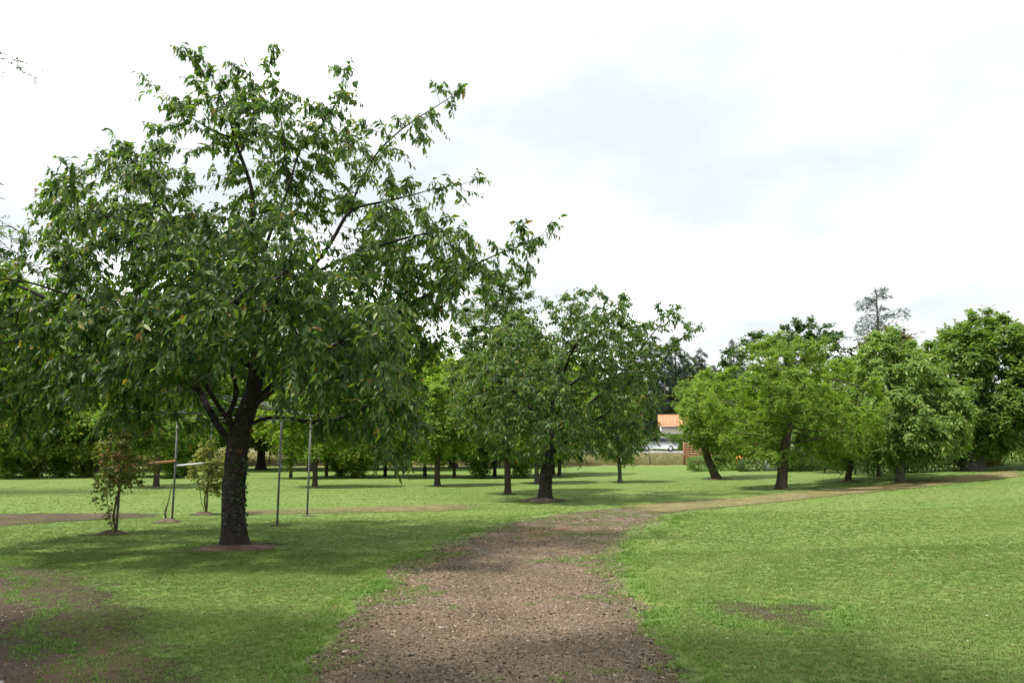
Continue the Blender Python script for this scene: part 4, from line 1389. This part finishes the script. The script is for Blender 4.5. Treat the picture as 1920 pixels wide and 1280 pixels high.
# far wood of firs and broadleaves behind the house
fir = cedar('fir_tree', Vector((0, 0, 0)), 15, 3.4, 'tall dark fir in the far wood behind the houses', 'tree', 'trees of the far wood behind the houses', L_FIR, 81, zlow=0.06, nl=70, rise=-0.15, dens=0.9, lneedle=0.55)
for k in range(34):
    Yd = random.uniform(150, 185)
    px = 120 + k * 38 + random.uniform(-12, 12)
    f = foot(px, Yd)
    if k == 0:
        fir.location = f
    s = random.uniform(0.9, 1.3)
    if k % 3 == 1 and k > 0:
        copy_tree(big1, f, random.random() * 6.28, s * 1.25, 'tall broadleaf tree in the far wood behind the houses', 'trees of the far wood behind the houses')
    elif k > 0:
        copy_tree(fir, f, random.random() * 6.28, (s, s, s * random.uniform(0.9, 1.2)))
for px, Yd, sc3 in ((1178, 148, 1.15), (1204, 140, 1.2), (1228, 152, 1.35), (1250, 143, 1.2), (1272, 150, 1.4), (1296, 145, 1.15), (1320, 151, 1.25)):
    copy_tree(fir, foot(px, Yd), random.random() * 6.28, sc3)
for k in range(10):
    f = foot(1420 + k * 75, random.uniform(95, 120))
    copy_tree(big1 if k % 2 else big2, f, random.random() * 6.28, random.uniform(0.8, 1.0), 'broadleaf tree showing only through gaps behind the right-hand trees', 'broadleaf trees behind the right-hand trees')

# ------------------------------------------------------------------ shrubs and hedges as leaf masses
def hedge(name, box, label, cat, mat, n, L, seed, round_=0.3, group=None, rz=0.0, stems=True):
    cx, cy, lx, ly, h = box
    g = np.random.default_rng(seed)
    root = empty(name, Vector((cx, cy, tz(cx, cy))), label, cat, group, rz)
    # points on and just under a rounded box
    u = g.uniform(-1, 1, (n * 3, 3))
    p4 = (np.abs(u) ** (2 + 6 * (1 - round_))).sum(1)
    u = u / (p4 ** (1 / (2 + 6 * (1 - round_))))[:, None]
    u = u[u[:, 2] > -0.98][:n]
    n = len(u)
    depth = 1 - 0.22 * g.random(n) ** 1.6
    bumpv = 1 + 0.05 * np.sin(u @ (g.normal(0, 4, (3,)))) + 0.04 * np.sin(u @ (g.normal(0, 7, (3,))))
    P = u * (depth * bumpv)[:, None] * np.array([lx / 2, ly / 2, h / 2]) + np.array([0, 0, h / 2])
    nr = unit(u + g.normal(0, 0.4, (n, 3)))
    d = unit(np.cross(nr, g.normal(0, 1, (n, 3))) + 0.3 * nr)
    nr = unit(nr - d * (nr * d).sum(1)[:, None])
    A = dict(pos=P, d=d, n=nr, L=L * g.uniform(0.6, 1.2, n), tint=np.clip(g.normal(0.5, 0.25, n), 0, 1))
    v, t, ti = leaf_verts(A, 0.6, False)
    c = mobj('foliage', npmesh('foliage', v, tris=t, attrs={'tint': ti}), mat, root)
    c['kind'] = 'stuff'
    m = MB()
    k = max(2, int(lx / 0.6))
    for i in range(k):
        x = -lx * 0.42 + lx * 0.84 * (i + 0.5) / k
        m.tube([(x, 0, -0.03), (x + g.normal(0, .05), g.normal(0, .05), h * 0.4), (x + g.normal(0, .15), g.normal(0, .1), h * 0.75)], [0.03, 0.022, 0.01], 5)
    m.build('stems', B_BROWN, root, smooth=True)
    return root
p = gnd(1347, 883)
hedge('clipped_bush', (p.x, p.y + 0.6, 2.75, 1.3, 0.74), 'clipped rounded green bush in front of the brown wooden fence', 'bush', L_HEDGE, 9000, 0.06, 91, 0.45)
p = gnd(1440, 884)
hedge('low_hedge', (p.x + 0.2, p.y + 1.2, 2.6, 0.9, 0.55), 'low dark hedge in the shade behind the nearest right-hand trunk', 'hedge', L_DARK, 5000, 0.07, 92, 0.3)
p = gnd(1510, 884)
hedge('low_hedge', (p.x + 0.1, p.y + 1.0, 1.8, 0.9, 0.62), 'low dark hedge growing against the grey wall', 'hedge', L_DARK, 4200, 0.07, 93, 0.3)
wl = empty('garden_wall', Vector((p.x + 0.2, p.y + 1.9, tz(p.x, p.y))), 'low grey wall behind the dark hedge under the right-hand trees', 'wall')
MB().box(-1.4, 1.5, -0.12, 0.12, -0.1, 0.68).build('wall', M_WALL, wl)
MB().box(-1.44, 1.54, -0.16, 0.16, 0.682, 0.74).build('coping', M_WALL, wl)
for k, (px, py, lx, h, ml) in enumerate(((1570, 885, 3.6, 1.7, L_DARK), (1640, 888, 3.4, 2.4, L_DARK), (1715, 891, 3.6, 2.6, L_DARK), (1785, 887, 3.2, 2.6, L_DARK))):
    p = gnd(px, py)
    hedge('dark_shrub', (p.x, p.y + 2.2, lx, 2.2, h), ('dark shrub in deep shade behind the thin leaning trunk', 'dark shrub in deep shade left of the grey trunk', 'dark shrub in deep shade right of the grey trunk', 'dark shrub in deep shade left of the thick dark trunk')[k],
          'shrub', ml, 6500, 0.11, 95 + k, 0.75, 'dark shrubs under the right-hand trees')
for k, (px, py, lx, h) in enumerate(((1868, 876, 2.2, 1.3), (1925, 868, 2.6, 1.9))):
    p = gnd(px, py)
    hedge('leafy_shrub', (p.x, p.y + 1.4, lx, 1.6, h), ('olive green shrub right of the thick dark trunk', 'green shrub at the right edge above the lawn slope')[k], 'shrub', (L_COPPER, L_MID)[k], 5200, 0.10, 101 + k, 0.8, 'shrubs at the right edge')

# ================================================================== HOUSES, FENCES, CARS BEYOND THE LAWN
def house(name, loc, lx, ly, eave, ridge, label, rz=0.0):
    root = empty(name, loc, label, 'house', 'houses beyond the lawn', rz)
    m = MB()
    m.box(0, lx, 0, ly, -0.3, eave)
    m.build('wall', M_RENDER, root)
    gm = MB()
    for x in (0.0, lx - 0.25):
        gm.raw([(x, 0, eave + .002), (x + .25, 0, eave + .002), (x + .25, ly, eave + .002), (x, ly, eave + .002), (x, ly / 2, ridge - .06), (x + .25, ly / 2, ridge - .06)],
               [(1, 0, 3, 2), (0, 1, 5, 4), (2, 3, 4, 5)], tris=[(0, 4, 3), (1, 2, 5)])
    gm.build('gable', M_RENDER, root)
    ov = 0.35
    roof = MB()
    for s in (0, 1):
        y0, y1 = ((-ov, ly / 2), (ly + ov, ly / 2))[s]
        z0 = eave - ov * (ridge - eave) / (ly / 2)
        roof.raw([(-ov, y0, z0), (lx + ov, y0, z0), (lx + ov, y1, ridge), (-ov, y1, ridge), (-ov, y0, z0 + .12), (lx + ov, y0, z0 + .12), (lx + ov, y1, ridge + .12), (-ov, y1, ridge + .12)],
                 [(0, 3, 2, 1), (4, 5, 6, 7), (0, 1, 5, 4), (1, 2, 6, 5), (3, 0, 4, 7)])
    rf = roof.build('roof', M_TILE, root)
    # tile courses
    cs = MB()
    sl = math.hypot(ly / 2 + ov, ridge - z0)
    for k in range(int(lx / 0.45)):
        x = -ov + 0.2 + k * 0.45
        cs.tube([(x, -ov, z0 + .15), (x, ly / 2, ridge + .15)], [0.045, 0.045], 5)
    cs.build('tile_ribs', M_TILE, rf)['kind'] = 'stuff'
    MB().tube([(-ov, ly / 2, ridge + .14), (lx + ov, ly / 2, ridge + .14)], [.12, .12], 8).build('ridge', M_TILE, rf)
    MB().box(-ov, lx + ov, -ov - .12, -ov - .01, z0 - .02, z0 + .09).build('gutter', M_SHUT, rf)
    ch = MB().box(lx * .55, lx * .55 + .55, ly * .55, ly * .55 + .5, eave + .4, ridge + .7)
    ch.build('chimney', M_RENDER, rf)
    return root
def window(root, x0, x1, z0, z1, shut=True):
    wdw = MB()
    for a in ((x0, x1, z1 - .07, z1), (x0, x1, z0, z0 + .07), (x0, x0 + .07, z0 + .072, z1 - .072), (x1 - .07, x1, z0 + .072, z1 - .072)):
        wdw.box(a[0], a[1], -.06, -.002, a[2], a[3])
    f = wdw.build('window', M_SHUT, root)
    MB().box(x0 + .07, x1 - .07, -.03, -.003, z0 + .07, z1 - .07).build('pane', M_GLASS, f)
    if shut:
        wd = (x1 - x0) * .5
        MB().box(x0 - wd, x0 - .02, -.07, -.004, z0, z1).build('shutter', M_SHUT, root)
        MB().box(x1 + .02, x1 + wd, -.07, -.004, z0, z1).build('shutter', M_SHUT, root)
hb = at(1240, 812, 109)
h1 = house('house', Vector((hb.x, 109, tz(hb.x, 109))), 10.5, 7, at(1240, 798, 109).z - tz(hb.x, 109), at(1240, 779, 112.5).z - tz(hb.x, 109) - .1,
           'white house with an orange tiled roof seen in the gap between the trees', R(-9))
window(h1, 1.0, 2.4, 1.0, 2.2)
window(h1, 5.2, 6.2, 1.3, 2.2)
hb = at(1098, 812, 112)
h2 = house('house', Vector((hb.x, 112, tz(hb.x, 112))), 4.6, 6.5, at(1100, 788, 112).z - tz(hb.x, 112), at(1100, 762, 112).z - tz(hb.x, 112),
           'white house with a pinkish roof mostly hidden behind the cherry at the path bend', R(6))
window(h2, 1.4, 2.4, 1.2, 2.4)

p0, p1 = foot(1130, 98), foot(1292, 98)
hedge('boundary_hedge', ((p0.x + p1.x) / 2, 98, p1.x - p0.x, 1.4, at(1260, 813, 98).z - tz(p1.x, 98)), 'clipped bright green hedge in front of the white house', 'hedge', L_HEDGE, 12000, 0.16, 111, 0.15)
# parking area
Vp = [(x, y_, tz(x, y_) + 0.02) for y_ in np.linspace(71.5, 95, 12) for x in np.linspace(2, 24, 10)]
Qp = [(r * 10 + c_, r * 10 + c_ + 1, (r + 1) * 10 + c_ + 1, (r + 1) * 10 + c_) for r in range(11) for c_ in range(9)]
tag(mobj('parking_area', npmesh('parking_area', Vp, quads=Qp), M_ASPH), kind='structure')

def car(loc, rz, paint, label):
    root = empty('parked_car', loc, label, 'car', 'cars parked beyond the lawn', rz)
    # side profile, extruded with tumblehome
    prof = [(-2.0, .32), (-2.05, .62), (-1.95, .88), (-1.35, 1.0), (-.75, 1.40), (.55, 1.44), (1.25, 1.36), (1.85, 1.02), (2.0, .85), (2.02, .45), (1.95, .30)]
    lower = [a for a in prof]
    def extr(pr, w0, w1, zs):
        k = len(pr)
        V = []
        for s in (-1, 1):
            for x, z in pr:
                f = min(max((z - .9) / .55, 0), 1)
                V.append((x, s * (w0 + (w1 - w0) * f), z))
        Q = [(i, (i + 1) % k, k + (i + 1) % k, k + i) for i in range(k)]
        return V, Q, [tuple([0, i, i + 1]) for i in range(1, k - 1)] + [(k, k + i + 1, k + i) for i in range(1, k - 1)]
    v, q, t = extr(prof, .86, .66, 0)
    MB().raw(v, q, None, t).build('body', paint, root)
    for s in (-1, 1):
        m = MB()
        yy = lambda z: s * (.86 + (.66 - .86) * min(max((z - .9) / .55, 0), 1) + .006)
        for poly in ([(-1.18, 1.03), (-.70, 1.35), (-.12, 1.38), (-.12, 1.0)], [(-.04, 1.0), (-.04, 1.38), (.55, 1.385), (1.15, 1.31), (1.45, 1.05)]):
            V = [(x, yy(z), z) for x, z in poly]
            m.raw(V, (), None, [(0, i, i + 1) for i in range(1, len(poly) - 1)] + [(0, i + 1, i) for i in range(1, len(poly) - 1)])
        m.build('side_window', M_GLASS, root)
    m = MB()
    m.raw([(-1.34, -.70, 1.02), (-1.34, .70, 1.02), (-.79, .60, 1.39), (-.79, -.60, 1.39)], [(0, 1, 2, 3), (3, 2, 1, 0)], Matrix.Translation((-.02, 0, .012)))
    m.build('windscreen', M_GLASS, root)
    for x in (-1.28, 1.25):
        for s in (-1, 1):
            wv = MB().tube([(x, s * .70, .31), (x, s * .90, .31)], [.31, .31], 16).build('wheel', M_TYRE, root, smooth=False)
            MB().tube([(x, s * .895, .31), (x, s * .91, .31)], [.19, .17], 12).build('rim', M_LAMP, wv)
    for s in (-1, 1):
        MB().box(-2.06, -1.94, s * .62 - .16, s * .62 + .16, .66, .82).build('headlight', M_LAMP, root)
    return root
p = foot(1234, 86)
car(Vector((p.x, 86, tz(p.x, 86) + .02)), R(172), M_CARS, 'silver car parked at the right end of the car park below the green hedge')
p = foot(1186, 88)
car(Vector((p.x - .4, 88, tz(p.x, 88) + .02)), R(160), M_CARW, 'white car half hidden by leaves, parked left of the silver car')

# brown board fence
fa, fb = foot(1283, 57), foot(1440, 50)
fr = empty('board_fence', fa, 'brown horizontal board fence behind the clipped bush', 'fence')
dv = fb - fa
for s in range(4):
    a, b_ = dv * (s / 4), dv * ((s + 1) / 4)
    an = math.atan2(dv.y, dv.x)
    Ls = dv.length / 4
    zt = tz(fa.x + a.x, fa.y + a.y) - fa.z
    Mx = Matrix.Translation((a.x, a.y, zt)) @ Matrix.Rotation(an, 4, 'Z')
    MB().box(-.06, .06, -.06, .06, -.2, 1.62, Mx).build('post', M_FENCE, fr)
    for k in range(9):
        MB().box(.065, Ls - .065, -.015, .015, .04 + k * .168, .04 + k * .168 + .155, Mx @ Matrix.Translation((0, random.uniform(-.006, .006), 0))).build('board', M_FENCE, fr)

# wire fence along the foot of the bank
wf = empty('wire_fence', Vector((0, 60.5, tz(0, 60.5))), 'low wire fence with dark posts along the foot of the grassy bank', 'fence')
px_ = [-26 + k * 2.6 for k in range(16)]
for x in px_:
    MB().tube([(x, 0, -.2), (x + random.gauss(0, .03), 0, 1.05)], [.045, .04], 7).build('post', M_WOODPOST, wf)
for z in (.3, .6, .95):
    MB().tube([(x, 0, z + random.gauss(0, .015)) for x in px_], [.007] * len(px_), 3).build('wire', M_WIRE, wf)

# rough grass on the bank
g = np.random.default_rng(5)
n = 26000
x = g.uniform(-34, 22, n); y = g.uniform(59.3, 71, n)
v = g.random((n, 1))
c = np.array([0.10, 0.125, 0.035]) * (1 - v) + np.array([0.27, 0.215, 0.115]) * v
scatter('bank_grass', [tuft(40 + k, 9, 0.26, 0.16, 0.6) for k in range(4)], np.stack([x, y, terrain(x, y)], 1), g.random(n) * 6.28, g.normal(0, .1, (n, 2)), g.uniform(.5, 1.2, n) * (1.15 - 0.6 * sstep(62, 70, y)), c, M_BLADE,
        'tall dry tan and green grass on the bank beyond the lawn')

# play frame glimpsed behind the leaning tree
p = gnd(1408, 883)
pf = empty('play_slide', Vector((p.x, p.y + 1.6, tz(p.x, p.y + 1.6))), 'small orange and red slide half hidden behind the low dark hedge', 'slide')
MB().tube([(-.2, 0, -.05), (-.2, 0, .85)], [.05, .05], 8).build('post', M_ORANGE, pf)
MB().tube([(.05, .4, -.05), (.05, .4, .85)], [.05, .05], 8).build('post', M_ORANGE, pf)
MB().box(-.25, .12, -.05, .45, .55, .62).build('platform', M_ORANGE, pf)
MB().raw([(.12, 0, .66), (.12, .4, .66), (1.1, .4, .45), (1.1, 0, .45), (.12, 0, .58), (.12, .4, .58), (1.1, .4, .38), (1.1, 0, .38)], [(3, 2, 1, 0), (4, 5, 6, 7), (0, 1, 5, 4), (2, 3, 7, 6), (1, 2, 6, 5), (3, 0, 4, 7)]).build('chute', M_RED, pf)

# ================================================================== PERGOLA
xl, xr_ = -7.08, -4.66
PYL = [gnd(214, 1000).y, gnd(300, 978).y, gnd(377, 964).y]
PYR = [13.75, gnd(508, 985).y, gnd(563, 967).y]
pg = empty('pergola', Vector((xl, PYL[0], tz(xl, PYL[0]))), 'grey metal pergola of thin posts and rails behind the large cherry trunk', 'pergola')
o0 = np.array(pg.location)
TOP = 2.22
for side, xx, yy in (('l', xl, PYL), ('r', xr_, PYR)):
    for k, y_ in enumerate(yy):
        MB().tube(np.array([(xx, y_, tz(xx, y_) - .2), (xx + .01, y_, tz(xx, y_) + 1.1), (xx + random.gauss(.015, .015), y_, tz(xx, y_) + TOP)]) - o0, [.022] * 3, 10).build('post', M_POST, pg, smooth=True)
    MB().tube(np.array([(xx, yy[0] - .35, TOP + .03), (xx, (yy[0] + yy[2]) / 2, TOP + .05), (xx, yy[2] + .35, TOP + .03)]) - o0, [.017] * 3, 8).build('top_rail', M_POST, pg, smooth=True)
for k in range(3):
    a, b_ = (xl, PYL[k], TOP + .02), (xr_, PYR[k], TOP + .02)
    pts = []
    for t in np.linspace(0, 1, 9):
        pts.append((a[0] + (b_[0] - a[0]) * t, a[1] + (b_[1] - a[1]) * t, a[2] + .30 * math.sin(math.pi * t)))
    MB().tube(np.array(pts) - o0, [.012] * 9, 6).build('arched_rail', M_POST, pg, smooth=True)
    MB().tube(np.array([a, b_]) - o0 + np.array([0, 0.05, -.10]), [.012] * 2, 6).build('cross_rail', M_POST, pg, smooth=True)
for t in (.2, .4, .6, .8):
    MB().tube(np.array([(xl + (xr_ - xl) * t, PYL[0] + (PYR[0] - PYL[0]) * t - .2, TOP + .03 + .30 * math.sin(math.pi * t)), (xl + (xr_ - xl) * t, PYL[2] + (PYR[2] - PYL[2]) * t + .2, TOP + .03 + .30 * math.sin(math.pi * t))]) - o0,
              [.008] * 2, 5).build('wire', M_WIRE, pg)
zb = at(305, 873, PYL[1]).z
MB().tube(np.array([(xl + .02, PYL[1], zb), (xl, PYL[2], zb + .02)]) - o0, [.024] * 2, 8).build('white_rail', M_WHITE, pg, smooth=True)
MB().tube(np.array([(xl, PYL[0], zb + .06), (xl, PYL[1], zb + .10)]) - o0, [.024] * 2, 8).build('rusty_rail', M_RUST, pg, smooth=True)

def rose(y_, label, env_rows, mat, n, seed, dx=0.0, low=True):
    b_ = Vector((xl + .05 + dx, y_ - .06, tz(xl, y_)))
    env = Env(env_rows, 0.9, 2)
    return make_tree('climbing_rose', b_, label, 'rose', 'climbing roses on the pergola posts', env,
                     [np.zeros(3), np.array([-.10, -.03, .25]), np.array([-.02, -.02, .7]), np.array([.06, 0, 1.1]), np.array([.05, 0, env.z[-1] * .85])],
                     [[np.array([0, 0, .02]), np.array([-.15, -.1, .2]), np.array([-.12, -.08, .45]), np.array([-.25, -.1, .8])]],
                     r0=0.022, rtip=0.0025, natt=500, step=0.09, kill=0.13, infl=0.8, nshoot=n, per=4, slen=0.14, L=0.07, wr=0.6, droop=0.5, spread=0.8, rleaf=0.006, detail=True, lmat=mat, bmat=B_STEM, clump=0.7, cscale=0.4, seed=seed, flare=0.1)
rose(PYL[0], 'climbing rose with reddish leaves on the nearest left pergola post', [(.6, -.5, -.2), (.8, -.45, .1), (1.0, -.42, .5), (1.3, -.5, .6), (1.6, -.45, .58), (1.9, -.4, .5), (2.15, -.1, .2)], L_ROSE, 720, 121)
rose(PYL[2], 'yellowish climbing rose on the farthest left pergola post', [(.55, -.2, .25), (.9, -.45, .5), (1.2, -.5, .55), (1.5, -.3, .4), (1.85, -.1, .2)], L_ROSEY, 700, 122)
b_ = Vector((xl - .1, PYL[1] - .05, tz(xl, PYL[1])))
rs = empty('climbing_rose', b_, 'bare brown rose stem at the foot of the middle left pergola post', 'rose', 'climbing roses on the pergola posts')
MB().tube([(0, 0, -.03), (-.02, 0, .2), (.03, 0, .45), (.07, 0.02, .8)], [.016, .014, .012, .008], 6).build('stem', B_STEM, rs, smooth=True)
MB().tube([(.04, 0, -.03), (-.05, .02, .15), (-.03, .02, .35)], [.012, .011, .006], 6).build('stem', B_STEM, rs, smooth=True)
for k, y_ in enumerate(PYL):
    blob('mulch_ring', xl - .05, y_ - .05, .42, .38, M_MULCH, 0.07, 0.0, seed=20 + k)
for k, y_ in enumerate(PYR[1:]):
    blob('mulch_ring', xr_ + .05, y_, .24, .2, M_MULCH, 0.02, 0.3, seed=25 + k)
for k, (px, py, r) in enumerate(((952, 926, .35), (820, 911, .4), (590, 913, .4), (293, 913, .4), (1007, 906, .35), (1162, 904, .3), (1345, 898, .6), (1465, 917, .45), (1589, 902, .5))):
    p = gnd(px, py)
    blob('mulch_ring', p.x, p.y, r, r, M_MULCH, 0.05, 0.1, seed=30 + k)

# fallen leaf sprigs on the lawn
def sprig(px, py, rz, label, seed):
    p = gnd(px, py)
    g = np.random.default_rng(seed)
    root = empty('fallen_sprig', Vector((p.x, p.y, p.z + .03)), label, 'sprig', 'fallen sprigs on the lawn', rz)
    MB().tube([(-.16, 0, .0), (0, .01, .012), (.2, -.01, .004)], [.004, .004, .002], 5).build('twig', B_STEM, root)
    for k in range(7):
        t = -.14 + .05 * k
        A = dict(pos=np.array([[t, 0, .012]]), d=unit(np.array([[.6, (-1) ** k * .9, g.normal(.1, .2)]])), n=unit(np.array([[g.normal(0, .3), g.normal(0, .3), 1.0]])), L=np.array([.10]), tint=np.array([g.uniform(.05, .5)]))
        A['n'] = unit(A['n'] - A['d'] * (A['n'] * A['d']).sum(1)[:, None])
        v, t_, ti = leaf_verts(A, .42, True)
        mobj('leaf', npmesh('leaf', v, tris=t_, attrs={'tint': ti}), L_CHERRY, root)
sprig(292, 1084, .3, 'fallen leafy sprig on the shaded grass, left of the large trunk', 1)
sprig(447, 1051, -.2, 'fallen leafy sprig on the grass just in front of the large trunk', 2)

# tall trees behind the viewpoint whose shade falls on the foreground
shade = proto('shade_tree', 'tall tree left of the viewpoint whose shade falls on the near lawn', 'tall trees beside the viewpoint', [(5.6, -1.5, 1.5), (7, -3.0, 3.0), (9, -3.5, 3.5), (11, -2.6, 2.8), (12.5, -.8, .8)], L_MID, B_BROWN, 0.28, 131, step=.4, kill=.6, clump=1.0, cscale=1.9, nshoot=2800, slen=.5, L=.2)
shade.location = (-7.8, 2.8, tz(-7.8, 2.8))
copy_tree(shade, (-3.3, 1.3, tz(-3.3, 1.3)), 2.1, (1.05, 1.05, 1.1), 'tall tree behind the viewpoint whose shade falls on the near path')
